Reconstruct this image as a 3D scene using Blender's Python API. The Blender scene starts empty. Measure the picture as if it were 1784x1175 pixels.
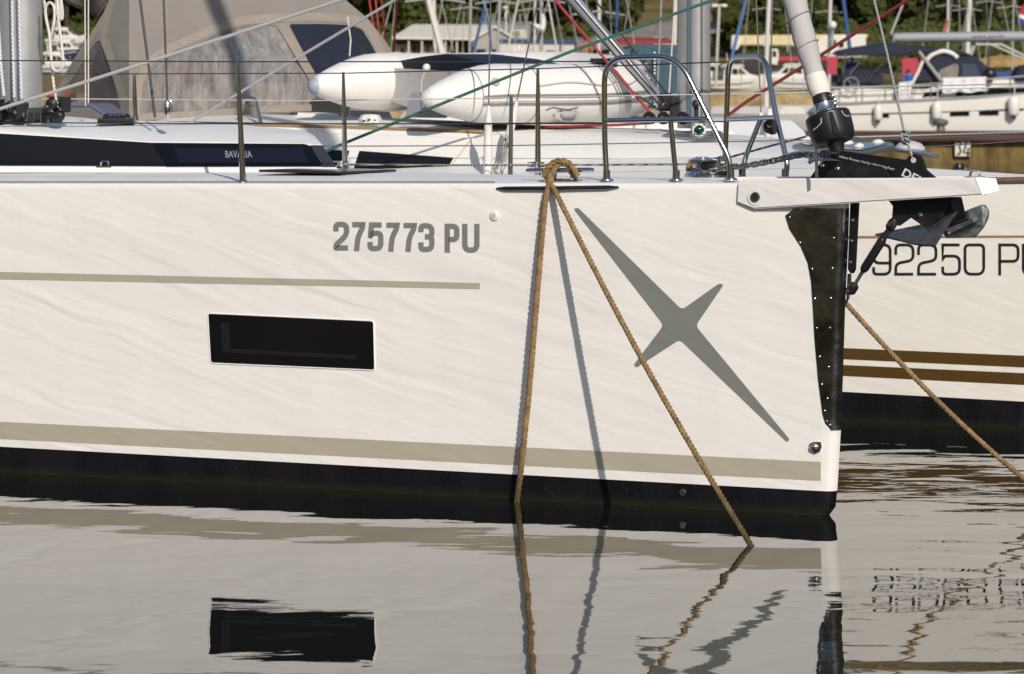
import bpy, bmesh, math, random
from mathutils import Vector, Matrix, Quaternion
R = math.radians
random.seed(7)
SC = bpy.context.scene
COL = SC.collection
# ------------------------------------------------------------------ camera
F, HY, H = 6600.0, 150.0, 2.0            # focal length and horizon row (photo pixels), eye height (m)
cd = bpy.data.cameras.new('camera'); cam = bpy.data.objects.new('camera', cd); COL.objects.link(cam)
cam.location = (0, 0, H); cam.rotation_euler = (R(90), 0, 0)
cd.sensor_width = 36.0; cd.lens = F / 1784 * 36; cd.shift_y = -(587.5 - HY) / 1784
cd.clip_start = 0.5; cd.clip_end = 5000
cd.dof.use_dof = True; cd.dof.focus_distance = 18.0; cd.dof.aperture_fstop = 8.5
SC.camera = cam
# ------------------------------------------------------------------ sky and sun
SUN_AZ, SUN_EL = 14.7, 30.0              # light comes from behind the camera, a little to its right
w = bpy.data.worlds.new('World'); SC.world = w; w.use_nodes = True
nt = w.node_tree; bg = nt.nodes['Background']
sky = nt.nodes.new('ShaderNodeTexSky'); sky.sky_type = 'NISHITA'; sky.sun_disc = False
sky.sun_elevation = R(SUN_EL); sky.sun_rotation = R(180 - SUN_AZ)
nt.links.new(sky.outputs['Color'], bg.inputs['Color']); bg.inputs['Strength'].default_value = 0.09
sl = bpy.data.lights.new('sun', 'SUN'); sl.energy = 3.45; sl.angle = R(0.5); sl.color = (1.0, 0.92, 0.83)
so = bpy.data.objects.new('sun', sl); COL.objects.link(so)
ld = Vector((-math.sin(R(SUN_AZ)) * math.cos(R(SUN_EL)), math.cos(R(SUN_AZ)) * math.cos(R(SUN_EL)), -math.sin(R(SUN_EL))))
so.rotation_euler = ld.to_track_quat('-Z', 'Y').to_euler(); so.location = -ld * 60
SC.view_settings.view_transform = 'Standard'; SC.view_settings.look = 'None'
SC.view_settings.exposure = 0.07; SC.view_settings.gamma = 1.0; SC.view_settings.use_curve_mapping = False
SC.render.engine = 'CYCLES'
SC.cycles.max_bounces = 8; SC.cycles.glossy_bounces = 5; SC.cycles.transparent_max_bounces = 8
SC.cycles.use_denoising = True; SC.cycles.sample_clamp_indirect = 6.0

# ------------------------------------------------------------------ projection helpers (photo pixel -> point at a real depth)
def P(px, py, Y): return Vector(((px - 892) / F * Y, Y, H - (py - HY) / F * Y))
def plane(n, k):
    """Points of vertical planes n.(x,y) = k + q, q metres behind the reference plane."""
    def f(px, py, q=0.0):
        Y = (k + q) / ((px - 892) / F * n[0] + n[1]); return P(px, py, Y)
    return f
def plane_at(p0, d):
    """Vertical plane through p0 along the horizontal direction d; off = metres behind it."""
    n = Vector((-d[1], d[0]));
    if n.y < 0: n = -n
    n.normalize(); return plane((n.x, n.y), n.x * p0.x + n.y * p0.y)
N1 = (0.435, 0.900); B1 = plane(N1, 16.49); B2 = plane(N1, 21.15)
UA = Vector((-0.900, 0.435, 0)); NI = Vector((0.435, 0.900, 0)); PP = Vector((0.67, 0.742, 0)); FW = Vector((0.742, -0.67, 0))

# ------------------------------------------------------------------ materials
MATS = {}
def mat(name, col, rough=.5, metal=0., spec=.5, var=0., vscale=4., bump=0., bscale=40., coat=0., uvstretch=None, detail=4.):
    if name in MATS: return MATS[name]
    m = bpy.data.materials.new(name); m.use_nodes = True; t = m.node_tree; b = t.nodes['Principled BSDF']
    b.inputs['Base Color'].default_value = (*col, 1); b.inputs['Roughness'].default_value = rough
    b.inputs['Metallic'].default_value = metal; b.inputs['Specular IOR Level'].default_value = spec
    b.inputs['Coat Weight'].default_value = coat; b.inputs['Coat Roughness'].default_value = .05
    tc = t.nodes.new('ShaderNodeTexCoord')
    src = tc.outputs['Object']
    if uvstretch:
        mp = t.nodes.new('ShaderNodeMapping'); mp.inputs['Scale'].default_value = uvstretch
        t.links.new(src, mp.inputs['Vector']); src = mp.outputs['Vector']
    if var:
        n = t.nodes.new('ShaderNodeTexNoise'); n.inputs['Scale'].default_value = vscale; n.inputs['Detail'].default_value = detail
        n.inputs['Roughness'].default_value = .65
        t.links.new(src, n.inputs['Vector'])
        r = t.nodes.new('ShaderNodeMapRange'); r.inputs['From Min'].default_value = .3; r.inputs['From Max'].default_value = .7
        r.inputs['To Min'].default_value = 1 - var; r.inputs['To Max'].default_value = 1 + var
        t.links.new(n.outputs['Fac'], r.inputs['Value'])
        mx = t.nodes.new('ShaderNodeMix'); mx.data_type = 'RGBA'; mx.blend_type = 'MULTIPLY'; mx.inputs['Factor'].default_value = 1
        mx.inputs['A'].default_value = (*col, 1); t.links.new(r.outputs['Result'], mx.inputs['B'])
        t.links.new(mx.outputs['Result'], b.inputs['Base Color'])
        rr = t.nodes.new('ShaderNodeMapRange'); rr.inputs['To Min'].default_value = max(0, rough - .12 * min(1, rough * 3)); rr.inputs['To Max'].default_value = min(1, rough + .12)
        t.links.new(n.outputs['Fac'], rr.inputs['Value']); t.links.new(rr.outputs['Result'], b.inputs['Roughness'])
    if bump:
        n2 = t.nodes.new('ShaderNodeTexNoise'); n2.inputs['Scale'].default_value = bscale; n2.inputs['Detail'].default_value = 3
        t.links.new(src, n2.inputs['Vector'])
        bp = t.nodes.new('ShaderNodeBump'); bp.inputs['Strength'].default_value = 1; bp.inputs['Distance'].default_value = bump
        t.links.new(n2.outputs['Fac'], bp.inputs['Height']); t.links.new(bp.outputs['Normal'], b.inputs['Normal'])
    MATS[name] = m; return m

def gelcoat(name, col, amp=.004):
    """White gelcoat; its shallow diagonal bump waves imitate light rippling off the water onto the side (UV = metres along, metres up)."""
    m = mat(name, col, .17, 0, .5, .018, 3.2, uvstretch=(2.5, 2.5, .35)); t = m.node_tree; b = t.nodes['Principled BSDF']
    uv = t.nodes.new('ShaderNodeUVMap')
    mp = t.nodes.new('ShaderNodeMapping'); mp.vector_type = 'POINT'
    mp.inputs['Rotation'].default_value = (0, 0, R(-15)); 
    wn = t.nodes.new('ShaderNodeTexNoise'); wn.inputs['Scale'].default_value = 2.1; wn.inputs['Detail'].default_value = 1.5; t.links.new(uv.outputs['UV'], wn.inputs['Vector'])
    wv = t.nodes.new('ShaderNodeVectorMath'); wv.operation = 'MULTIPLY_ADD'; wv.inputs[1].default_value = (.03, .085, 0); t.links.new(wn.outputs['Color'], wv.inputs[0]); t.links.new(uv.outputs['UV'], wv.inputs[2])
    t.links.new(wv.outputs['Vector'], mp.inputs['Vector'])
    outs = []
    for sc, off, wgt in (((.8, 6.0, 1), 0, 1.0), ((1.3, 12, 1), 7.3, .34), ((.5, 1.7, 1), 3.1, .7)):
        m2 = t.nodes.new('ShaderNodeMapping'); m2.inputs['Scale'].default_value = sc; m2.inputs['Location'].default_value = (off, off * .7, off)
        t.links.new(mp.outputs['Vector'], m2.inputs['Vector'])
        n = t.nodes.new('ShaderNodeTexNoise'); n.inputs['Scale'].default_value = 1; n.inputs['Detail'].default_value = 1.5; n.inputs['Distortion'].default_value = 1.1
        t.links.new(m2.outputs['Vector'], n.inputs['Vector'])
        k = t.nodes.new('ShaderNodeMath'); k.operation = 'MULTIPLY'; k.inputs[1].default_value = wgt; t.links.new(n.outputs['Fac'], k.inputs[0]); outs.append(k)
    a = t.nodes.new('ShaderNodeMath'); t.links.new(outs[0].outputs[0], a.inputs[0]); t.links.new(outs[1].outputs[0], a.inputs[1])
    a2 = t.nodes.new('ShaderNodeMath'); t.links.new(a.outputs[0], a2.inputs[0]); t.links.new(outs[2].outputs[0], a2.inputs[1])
    bp = t.nodes.new('ShaderNodeBump'); bp.inputs['Strength'].default_value = 1; bp.inputs['Distance'].default_value = amp  # wave relief stands in for sun ripples thrown up by the water
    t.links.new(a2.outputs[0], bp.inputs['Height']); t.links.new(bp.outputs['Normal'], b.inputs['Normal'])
    return m

def vinyl(name, col, clear=.45, rough=.12, bump=.006, vr=.25):
    m = mat(name, col, rough, 0, .6, vr, 7, bump, 14, uvstretch=(1.6, 1, .5)); t = m.node_tree
    b = t.nodes['Principled BSDF']; o = t.nodes['Material Output']
    tr = t.nodes.new('ShaderNodeBsdfTransparent'); tr.inputs['Color'].default_value = (.82, .80, .78, 1)
    mx = t.nodes.new('ShaderNodeMixShader'); mx.inputs['Fac'].default_value = clear
    t.links.new(b.outputs[0], mx.inputs[1]); t.links.new(tr.outputs[0], mx.inputs[2]); t.links.new(mx.outputs[0], o.inputs['Surface'])
    return m

def two_tone(name, c1, c2, scale=60, rough=.7, axis=(1, 1, 3)):
    """Braided line: flecks of a second yarn colour."""
    m = mat(name, c1, rough); t = m.node_tree; b = t.nodes['Principled BSDF']
    tc = t.nodes.new('ShaderNodeTexCoord'); wv = t.nodes.new('ShaderNodeTexWave'); wv.wave_type = 'BANDS'; wv.bands_direction = 'DIAGONAL'
    wv.inputs['Scale'].default_value = scale; wv.inputs['Distortion'].default_value = 2
    t.links.new(tc.outputs['Object'], wv.inputs['Vector'])
    rp = t.nodes.new('ShaderNodeValToRGB'); rp.color_ramp.elements[0].color = (*c1, 1); rp.color_ramp.elements[1].color = (*c2, 1)
    rp.color_ramp.elements[0].position = .45; rp.color_ramp.elements[1].position = .6
    t.links.new(wv.outputs['Fac'], rp.inputs['Fac']); t.links.new(rp.outputs['Color'], b.inputs['Base Color'])
    return m

def by_height(m, z0, z1, col):
    """Wet or weedy colour that stays at the waterline: mixes col in below height z1, fully at z0, with a ragged edge."""
    t = m.node_tree; b = t.nodes['Principled BSDF']; L = t.links.new; g = t.nodes.new('ShaderNodeNewGeometry'); sx = t.nodes.new('ShaderNodeSeparateXYZ'); L(g.outputs['Position'], sx.inputs[0])
    n = t.nodes.new('ShaderNodeTexNoise'); n.inputs['Scale'].default_value = 9; n.inputs['Detail'].default_value = 5; L(g.outputs['Position'], n.inputs['Vector'])
    k = t.nodes.new('ShaderNodeMath'); k.operation = 'MULTIPLY_ADD'; k.inputs[1].default_value = (z1 - z0) * 1.2; L(n.outputs['Fac'], k.inputs[0]); L(sx.outputs['Z'], k.inputs[2])
    r = t.nodes.new('ShaderNodeMapRange'); r.inputs['From Min'].default_value = z0 + (z1 - z0) * .6; r.inputs['From Max'].default_value = z1 + (z1 - z0) * .6; r.inputs['To Min'].default_value = 1; r.inputs['To Max'].default_value = 0; L(k.outputs[0], r.inputs['Value'])
    mx = t.nodes.new('ShaderNodeMix'); mx.data_type = 'RGBA'; L(r.outputs['Result'], mx.inputs['Factor']); L(b.inputs['Base Color'].links[0].from_socket, mx.inputs['A']); mx.inputs['B'].default_value = (*col, 1); L(mx.outputs['Result'], b.inputs['Base Color']); return m
def specks(m, scale, thr, col):
    t = m.node_tree; b = t.nodes['Principled BSDF']; L = t.links.new; tc = t.nodes.new('ShaderNodeTexCoord'); v = t.nodes.new('ShaderNodeTexVoronoi'); v.inputs['Scale'].default_value = scale; L(tc.outputs['Object'], v.inputs['Vector'])
    n = t.nodes.new('ShaderNodeTexNoise'); n.inputs['Scale'].default_value = 2.2; L(tc.outputs['Object'], n.inputs['Vector'])
    k = t.nodes.new('ShaderNodeMath'); k.operation = 'MULTIPLY'; L(n.outputs['Fac'], k.inputs[0]); k.inputs[1].default_value = thr * 2
    c = t.nodes.new('ShaderNodeMath'); c.operation = 'LESS_THAN'; L(v.outputs['Distance'], c.inputs[0]); L(k.outputs[0], c.inputs[1])
    mx = t.nodes.new('ShaderNodeMix'); mx.data_type = 'RGBA'; L(c.outputs[0], mx.inputs['Factor']); L(b.inputs['Base Color'].links[0].from_socket, mx.inputs['A']); mx.inputs['B'].default_value = (*col, 1); L(mx.outputs['Result'], b.inputs['Base Color']); return m
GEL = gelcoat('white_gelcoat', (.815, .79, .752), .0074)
specks(GEL, 11, .020, (.50, .44, .36))
GEL2 = gelcoat('cream_gelcoat', (.78, .75, .685), .0072)
DECK = mat('white_deck', (.85, .84, .82), .42, 0, .4, .03, 3, .0006, 300)
DECK2 = mat('cream_deck', (.76, .75, .71), .45, 0, .4, .04, 3, .0006, 300)
ANTI = None
BEIGE = mat('beige_stripe', (.44, .41, .32), .32)
GREY = mat('grey_vinyl', (.205, .215, .20), .35)
STEEL = mat('stainless_steel', (.62, .62, .63), .14, 1.0)
DSTEEL = mat('dark_polished_steel', (.30, .30, .31), .12, 1.0, var=.5, vscale=5, bump=.012, bscale=4)
ALU = mat('aluminium_mast', (.52, .525, .535), .30, .6, var=.06, vscale=3)
BLACK = mat('black_plastic', (.011, .011, .012), .38, 0, .5)
GLASSK = mat('black_glass', (.006, .006, .008), .06, 0, .5)
GLASSB = mat('blue_black_glass', (.006, .007, .010), .08, 0, .28)
HEMP = None
WROPE = two_tone('white_rope', (.72, .70, .66), (.55, .52, .48), 40)
BWROPE = two_tone('white_blue_rope', (.74, .73, .70), (.36, .39, .46), 26)
GROPE = two_tone('grey_rope', (.52, .52, .51), (.38, .38, .38), 60)
FLECK = two_tone('black_white_rope', (.04, .04, .045), (.55, .55, .53), 50)
GREEN = mat('green_rope', (.035, .125, .09), .7, var=.2, vscale=40)
RED = mat('red_rope', (.33, .032, .03), .7, var=.2, vscale=40)
WIRE = mat('steel_wire', (.35, .35, .36), .3, 1.0)
KWIRE = mat('black_wire', (.03, .03, .032), .4)
PLASTW = mat('white_plastic', (.74, .72, .67), .4, var=.06, vscale=20)
GALV = mat('galvanised_steel', (.22, .23, .24), .45, .85, var=.3, vscale=25, bump=.001, bscale=60)
TEAK = mat('teak_strip', (.33, .22, .10), .6, var=.3, vscale=20, uvstretch=(1, 1, 8))

# ------------------------------------------------------------------ mesh builder
ORG = {}
ANTI = by_height(specks(mat('black_antifouling', (.006, .0055, .007), .55, 0, .18, .45, 5, .0015, 60, uvstretch=(1, 1, .3)), 30, .055, (.10, .095, .09)), .0, .05, (.016, .015, .009))
HEMP = by_height(mat('hemp_rope', (.255, .166, .076), .85, 0, .2, .45, 22, .003, 160), .02, .30, (.085, .062, .028))

class MB:
    def __init__(s): s.v = []; s.f = []; s.uv = None
    def add(s, vs, fs):
        o = len(s.v); s.v += [Vector(v) for v in vs]; s.f += [tuple(i + o for i in f) for f in fs]; return s
    def quad(s, *p): return s.add(p, [tuple(range(len(p)))])
    def grid(s, rows, wrap=False):
        m = len(rows[0]); o = len(s.v)
        for r in rows: s.v += [Vector(v) for v in r]
        for i in range(len(rows) - 1):
            for j in range(m if wrap else m - 1):
                a, b = o + i * m + j, o + i * m + (j + 1) % m
                s.f.append((a, b, b + m, a + m))
        return s
    def prism(s, poly, d):
        """Polygon (list of points) extruded along the vector d."""
        n = len(poly); d = Vector(d); o = len(s.v)
        s.v += [Vector(p) for p in poly] + [Vector(p) + d for p in poly]
        s.f.append(tuple(range(o, o + n))); s.f.append(tuple(range(o + 2 * n - 1, o + n - 1, -1)))
        for i in range(n):
            j = (i + 1) % n; s.f.append((o + j, o + i, o + n + i, o + n + j))
        return s
    def box(s, c, sx, sy, sz, rz=0):
        c = Vector(c); M = Matrix.Rotation(rz, 3, 'Z')
        vs = [c + M @ Vector((x * sx / 2, y * sy / 2, z * sz / 2)) for z in (-1, 1) for x, y in ((-1, -1), (1, -1), (1, 1), (-1, 1))]
        return s.add(vs, [(3, 2, 1, 0), (4, 5, 6, 7), (0, 1, 5, 4), (1, 2, 6, 5), (2, 3, 7, 6), (3, 0, 4, 7)])
    def tube(s, pts, r, n=8, cap=True):
        pts = [Vector(p) for p in pts]; m = len(pts); rr = r if isinstance(r, (list, tuple)) else [r] * m
        fr = frames(pts); rows = []
        for i, p in enumerate(pts):
            a, b = fr[i]; rows.append([p + (a * math.cos(2 * math.pi * k / n) + b * math.sin(2 * math.pi * k / n)) * rr[i] for k in range(n)])
        o = len(s.v); s.grid(rows, True)
        if cap: s.f.append(tuple(range(o + n - 1, o - 1, -1))); s.f.append(tuple(range(o + (m - 1) * n, o + m * n)))
        return s
    def ell(s, c, rx, ry, rz, n=14, m=8, rot=None):
        c = Vector(c); rows = []
        for i in range(m + 1):
            t = math.pi * i / m; rw = []
            for k in range(n):
                p = 2 * math.pi * k / n; v = Vector((rx * math.sin(t) * math.cos(p), ry * math.sin(t) * math.sin(p), -rz * math.cos(t)))
                rw.append(c + (rot @ v if rot else v))
            rows.append(rw)
        return s.grid(rows, True)
    def lathe(s, c, prof, n=20, axis=Vector((0, 0, 1)), cap=True):
        """prof = list of (distance along the axis, radius)."""
        axis = Vector(axis).normalized(); return s.tube([Vector(c) + axis * h for h, _ in prof], [max(r, 1e-4) for _, r in prof], n, cap)
    def build(s, name, m, parent=None, smooth=35, bevel=0., uv=None, origin=None, weld=False):
        org = Vector(ORG[parent.name]) if parent is not None else Vector(origin or (0, 0, 0))
        me = bpy.data.meshes.new(name); me.from_pydata([v - org for v in s.v], [], s.f)
        if bevel or weld:
            bm = bmesh.new(); bm.from_mesh(me)
            if weld: bmesh.ops.remove_doubles(bm, verts=bm.verts, dist=1e-5)
            bmesh.ops.recalc_face_normals(bm, faces=bm.faces)
            if bevel:
                es = [e for e in bm.edges if len(e.link_faces) == 2 and e.calc_face_angle(0) > R(28)]
                bmesh.ops.bevel(bm, geom=es, offset=bevel, segments=2, affect='EDGES', clamp_overlap=True)
            bm.to_mesh(me); bm.free()
        me.update()
        if uv:
            l = me.uv_layers.new(name='UVMap')
            for lp in me.loops:
                l.data[lp.index].uv = uv(me.vertices[lp.vertex_index].co + org)
        if smooth:
            me.polygons.foreach_set('use_smooth', [True] * len(me.polygons)); me.set_sharp_from_angle(angle=R(smooth))
        me.materials.append(m)
        o = bpy.data.objects.new(name, me); COL.objects.link(o)
        if parent is not None: o.parent = parent
        else: o.location = org
        ORG[o.name] = tuple(org); return o
def frames(pts):
    out = []; m = len(pts); a = None
    for i in range(m):
        t = (pts[min(i + 1, m - 1)] - pts[max(i - 1, 0)])
        t = t.normalized() if t.length > 1e-9 else Vector((0, 0, 1))
        if a is None:
            a = Vector((0, 0, 1)) if abs(t.z) < .9 else Vector((1, 0, 0))
        a = (a - t * a.dot(t)).normalized(); out.append((a, t.cross(a)))
    return out
def spline(pts, per=8):
    pts = [Vector(p) for p in pts]; out = []; q = [pts[0] * 2 - pts[1]] + pts + [pts[-1] * 2 - pts[-2]]
    for i in range(1, len(q) - 2):
        for k in range(per):
            t = k / per; a, b, c, d = q[i - 1:i + 3]
            out.append(.5 * ((2 * b) + (c - a) * t + (2 * a - 5 * b + 4 * c - d) * t * t + (3 * b - a - 3 * c + d) * t ** 3))
    return out + [pts[-1]]
def fillet(pts, rad, n=6):
    pts = [Vector(p) for p in pts]; out = [pts[0]]
    for a, b, c in zip(pts, pts[1:], pts[2:]):
        r = min(rad, (a - b).length * .45, (c - b).length * .45); p = b + (a - b).normalized() * r; q = b + (c - b).normalized() * r
        for k in range(n + 1):
            t = k / n; out.append(p * (1 - t) ** 2 + b * 2 * t * (1 - t) + q * t * t)
    return out + [pts[-1]]
def thing(name, label, cat, loc=(0, 0, 0), group=None):
    o = bpy.data.objects.new(name, None); COL.objects.link(o); o.location = loc; o.empty_display_size = .1
    ORG[o.name] = tuple(loc); return tag(o, label, cat, group)
def tag(o, label, cat, group=None):
    o['label'] = label; o['category'] = cat
    if group: o['group'] = group
    return o
def struct(o): o['kind'] = 'structure'; return o
def stuff(o): o['kind'] = 'stuff'; return o
def kids(o): return [c for c in o.children]
def copy_tree(o, parent=None):
    c = o.copy(); COL.objects.link(c)
    if parent is not None: c.parent = parent
    for k in list(o.children): copy_tree(k, c)
    return c
def rope_mb(pts, r, per=8, pitch=5.5, strands=3, n=6, resample=True):
    """Laid rope: strands twisted round the centre line."""
    c = spline(pts, per) if resample else [Vector(p) for p in pts]
    L = [0]
    for a, b in zip(c, c[1:]): L.append(L[-1] + (b - a).length)
    N = max(6, int(L[-1] / (pitch * r) * 7)); q = []; j = 0
    for i in range(N + 1):
        d = L[-1] * i / N
        while j < len(L) - 2 and L[j + 1] < d: j += 1
        t = (d - L[j]) / max(1e-9, L[j + 1] - L[j]); q.append(c[j].lerp(c[j + 1], min(1, t)))
    fr = frames(q); mb = MB()
    for k in range(strands):
        pp = []
        for i, p in enumerate(q):
            a = 2 * math.pi * (k / strands + i / 7); u, v = fr[i]; pp.append(p + (u * math.cos(a) + v * math.sin(a)) * r * .52)
        mb.tube(pp, r * .53, n)
    return mb
def text_mb(body, mp, bold=0., shear=0., spacing=1.):
    """Lettering as flat faces; mp maps (u, v) in 0..1 of the text's box to a point."""
    cu = bpy.data.curves.new('lettering', 'FONT'); cu.body = body; cu.offset = bold; cu.shear = shear; cu.space_character = spacing; cu.resolution_u = 4
    o = bpy.data.objects.new('lettering', cu); COL.objects.link(o); bpy.context.view_layer.update()
    me = bpy.data.meshes.new_from_object(o.evaluated_get(bpy.context.evaluated_depsgraph_get()))
    xs = [v.co.x for v in me.vertices]; ys = [v.co.y for v in me.vertices]; x0, x1, y0, y1 = min(xs), max(xs), min(ys), max(ys)
    mb = MB(); mb.add([mp((v.co.x - x0) / (x1 - x0), (v.co.y - y0) / (y1 - y0)) for v in me.vertices], [tuple(p.vertices) for p in me.polygons])
    bpy.data.objects.remove(o); bpy.data.curves.remove(cu); bpy.data.meshes.remove(me); return mb
def stroke(path, wd, rad, closed=False):
    """Ribbon along a pixel path with rounded corners; returns quads in pixels."""
    pts = [Vector((x, y, 0)) for x, y in path]
    if closed: pts = [(pts[0] + pts[1]) / 2] + pts[1:] + [pts[0], (pts[0] + pts[1]) / 2]
    c = [pts[0]]
    for i, (a, b, d) in enumerate(zip(pts, pts[1:], pts[2:])):
        r = rad[i] if isinstance(rad, list) else rad
        r = min(r, (a - b).length * .48, (d - b).length * .48)
        if r < .5: c.append(b); continue
        p, q = b + (a - b).normalized() * r, b + (d - b).normalized() * r
        c += [p * (1 - t) ** 2 + b * 2 * t * (1 - t) + q * t * t for t in (0, .2, .4, .6, .8, 1)]
    c.append(pts[-1]); L, Rr = [], []
    for i, p in enumerate(c):
        d1 = (p - c[i - 1]).normalized() if i else None; d2 = (c[i + 1] - p).normalized() if i < len(c) - 1 else None
        if closed and (d1 is None or d2 is None): d1 = d2 = (c[1] - c[0]).normalized()
        d1 = d1 or d2; d2 = d2 or d1; n1, n2 = Vector((-d1.y, d1.x, 0)), Vector((-d2.y, d2.x, 0)); m = (n1 + n2).normalized(); k = 1 / max(.5, m.dot(n1))
        L.append(p + m * wd / 2 * k); Rr.append(p - m * wd / 2 * k)
    return [(L[i], L[i + 1], Rr[i + 1], Rr[i]) for i in range(len(c) - 1)]
def bold_number(B, q):
    mb = MB(); wd = 9.4
    G = {'2': [([(0, .30), (0, 0), (1, 0), (1, .46), (.03, .86), (0, 1), (1.12, 1)], [11, 11, 9, 4, 1])], '7': [([(-.1, 0), (1.02, 0), (.98, .14), (.50, .52), (.36, 1.12)], [0, 3, 9, 9])], '5': [([(1.08, 0), (.14, 0), (.04, .47), (.25, .35), (1, .35), (1, 1), (0, 1), (0, .72)], [0, 1, 1, 11, 11, 11, 11])],
         '3': [([(0, .27), (0, 0), (1, 0), (1, .46), (.36, .46)], [11, 11, 9]), ([(.36, .46), (1, .46), (1, 1), (0, 1), (0, .70)], [9, 11, 11])], 'P': [([(0, 1.12), (0, 0), (1, 0), (1, .56), (.05, .56)], [0, 11, 11])], 'U': [([(0, -.12), (0, 1), (1, 1), (1, -.12)], 12)]}
    for ch, a, b in (('2', 580.5, 608.6), ('7', 610.6, 636.5), ('5', 640, 668), ('7', 670, 696), ('7', 700, 726), ('3', 728.6, 757), ('P', 774.5, 800.5), ('U', 805, 835.5)):
        x0, x1 = a + wd / 2, b - wd / 2; e = (a - 580) / 255 * 4.5; y0, y1 = 386.5 + e + wd / 2, 437 + e - wd / 2
        for k, (pth, rad) in enumerate(G[ch]):
            for qd in stroke([(x0 + (x1 - x0) * u, y0 + (y1 - y0) * v) for u, v in pth], wd, rad): mb.quad(*[B(v.x, v.y, q - .0002 * k) for v in qd])
    return mb
def pxbox(f, q, tl, tr, br, bl):
    """(u, v) -> point for a quad given by its four photo corners on plane f at offset q."""
    def m(u, v):
        top = (tl[0] + (tr[0] - tl[0]) * u, tl[1] + (tr[1] - tl[1]) * u); bot = (bl[0] + (br[0] - bl[0]) * u, bl[1] + (br[1] - bl[1]) * u)
        return f(bot[0] + (top[0] - bot[0]) * v, bot[1] + (top[1] - bot[1]) * v, q)
    return m
def poly(f, pts, q=0.): return [f(x, y, q) for x, y in pts]
def rnd(pts, rad, n=4):
    """Round the corners of a closed pixel outline."""
    out = []; m = len(pts)
    for i in range(m):
        a, b, c = (Vector(pts[k % m]) for k in (i - 1, i, i + 1)); r = min(rad, (a - b).length * .45, (c - b).length * .45)
        p = b + (a - b).normalized() * r; q = b + (c - b).normalized() * r
        for k in range(n + 1):
            t = k / n; v = p * (1 - t) ** 2 + b * 2 * t * (1 - t) + q * t * t; out.append((v.x, v.y))
    return out
# ================================================================== SETTING: water and land
def water_mat():
    m = bpy.data.materials.new('harbour_water'); m.use_nodes = True; t = m.node_tree; b = t.nodes['Principled BSDF']
    b.inputs['Base Color'].default_value = (.007, .009, .0065, 1); b.inputs['Roughness'].default_value = 0.012
    b.inputs['IOR'].default_value = 1.74; b.inputs['Specular Tint'].default_value = (.97, .985, .99, 1)
    g = t.nodes.new('ShaderNodeNewGeometry'); L = t.links.new
    def noise(sc, det, dist, vec_scale):
        mp = t.nodes.new('ShaderNodeMapping'); mp.inputs['Scale'].default_value = vec_scale; L(g.outputs['Position'], mp.inputs['Vector'])
        n = t.nodes.new('ShaderNodeTexNoise'); n.inputs['Scale'].default_value = sc; n.inputs['Detail'].default_value = det
        n.inputs['Distortion'].default_value = dist; n.inputs['Roughness'].default_value = .45; L(mp.outputs['Vector'], n.inputs['Vector']); return n.outputs['Fac']
    def op(o, a, bb):
        k = t.nodes.new('ShaderNodeMath'); k.operation = o
        for i, x in enumerate((a, bb)):
            if isinstance(x, (int, float)): k.inputs[i].default_value = x
            else: L(x, k.inputs[i])
        return k.outputs[0]
    sx = t.nodes.new('ShaderNodeSeparateXYZ'); L(g.outputs['Position'], sx.inputs[0])
    ruf = t.nodes.new('ShaderNodeMapRange'); ruf.inputs['From Min'].default_value = 1.0; ruf.inputs['From Max'].default_value = 2.2
    ruf.inputs['To Min'].default_value = 1.0; ruf.inputs['To Max'].default_value = 2.6; L(sx.outputs['X'], ruf.inputs['Value'])
    patch = t.nodes.new('ShaderNodeMapRange'); patch.inputs['From Min'].default_value = .38; patch.inputs['From Max'].default_value = .62
    patch.inputs['To Min'].default_value = .55; patch.inputs['To Max'].default_value = 1.25; L(noise(.55, 1, .4, (1, 1, 1)), patch.inputs['Value'])
    big = op('MULTIPLY', noise(1.0, 1.0, .3, (1.2, 2.0, 1)), WATER_A); mid = op('MULTIPLY', noise(1.0, 1.5, .5, (3.2, 5.5, 1)), WATER_B)
    fine = op('MULTIPLY', noise(1.0, 2.0, .4, (9, 15, 1)), WATER_C); h = op('MULTIPLY', op('MULTIPLY', op('ADD', op('ADD', big, mid), fine), ruf.outputs[0]), patch.outputs[0])
    bp = t.nodes.new('ShaderNodeBump'); bp.inputs['Strength'].default_value = 1; bp.inputs['Distance'].default_value = 1.0
    L(h, bp.inputs['Height']); L(bp.outputs['Normal'], b.inputs['Normal'])
    return m
WATER_A, WATER_B, WATER_C = .0038, .0007, .00010
struct(MB().quad((-700, -250, 0), (700, -250, 0), (700, 240, 0), (-700, 240, 0)).build('water', water_mat()))

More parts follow.
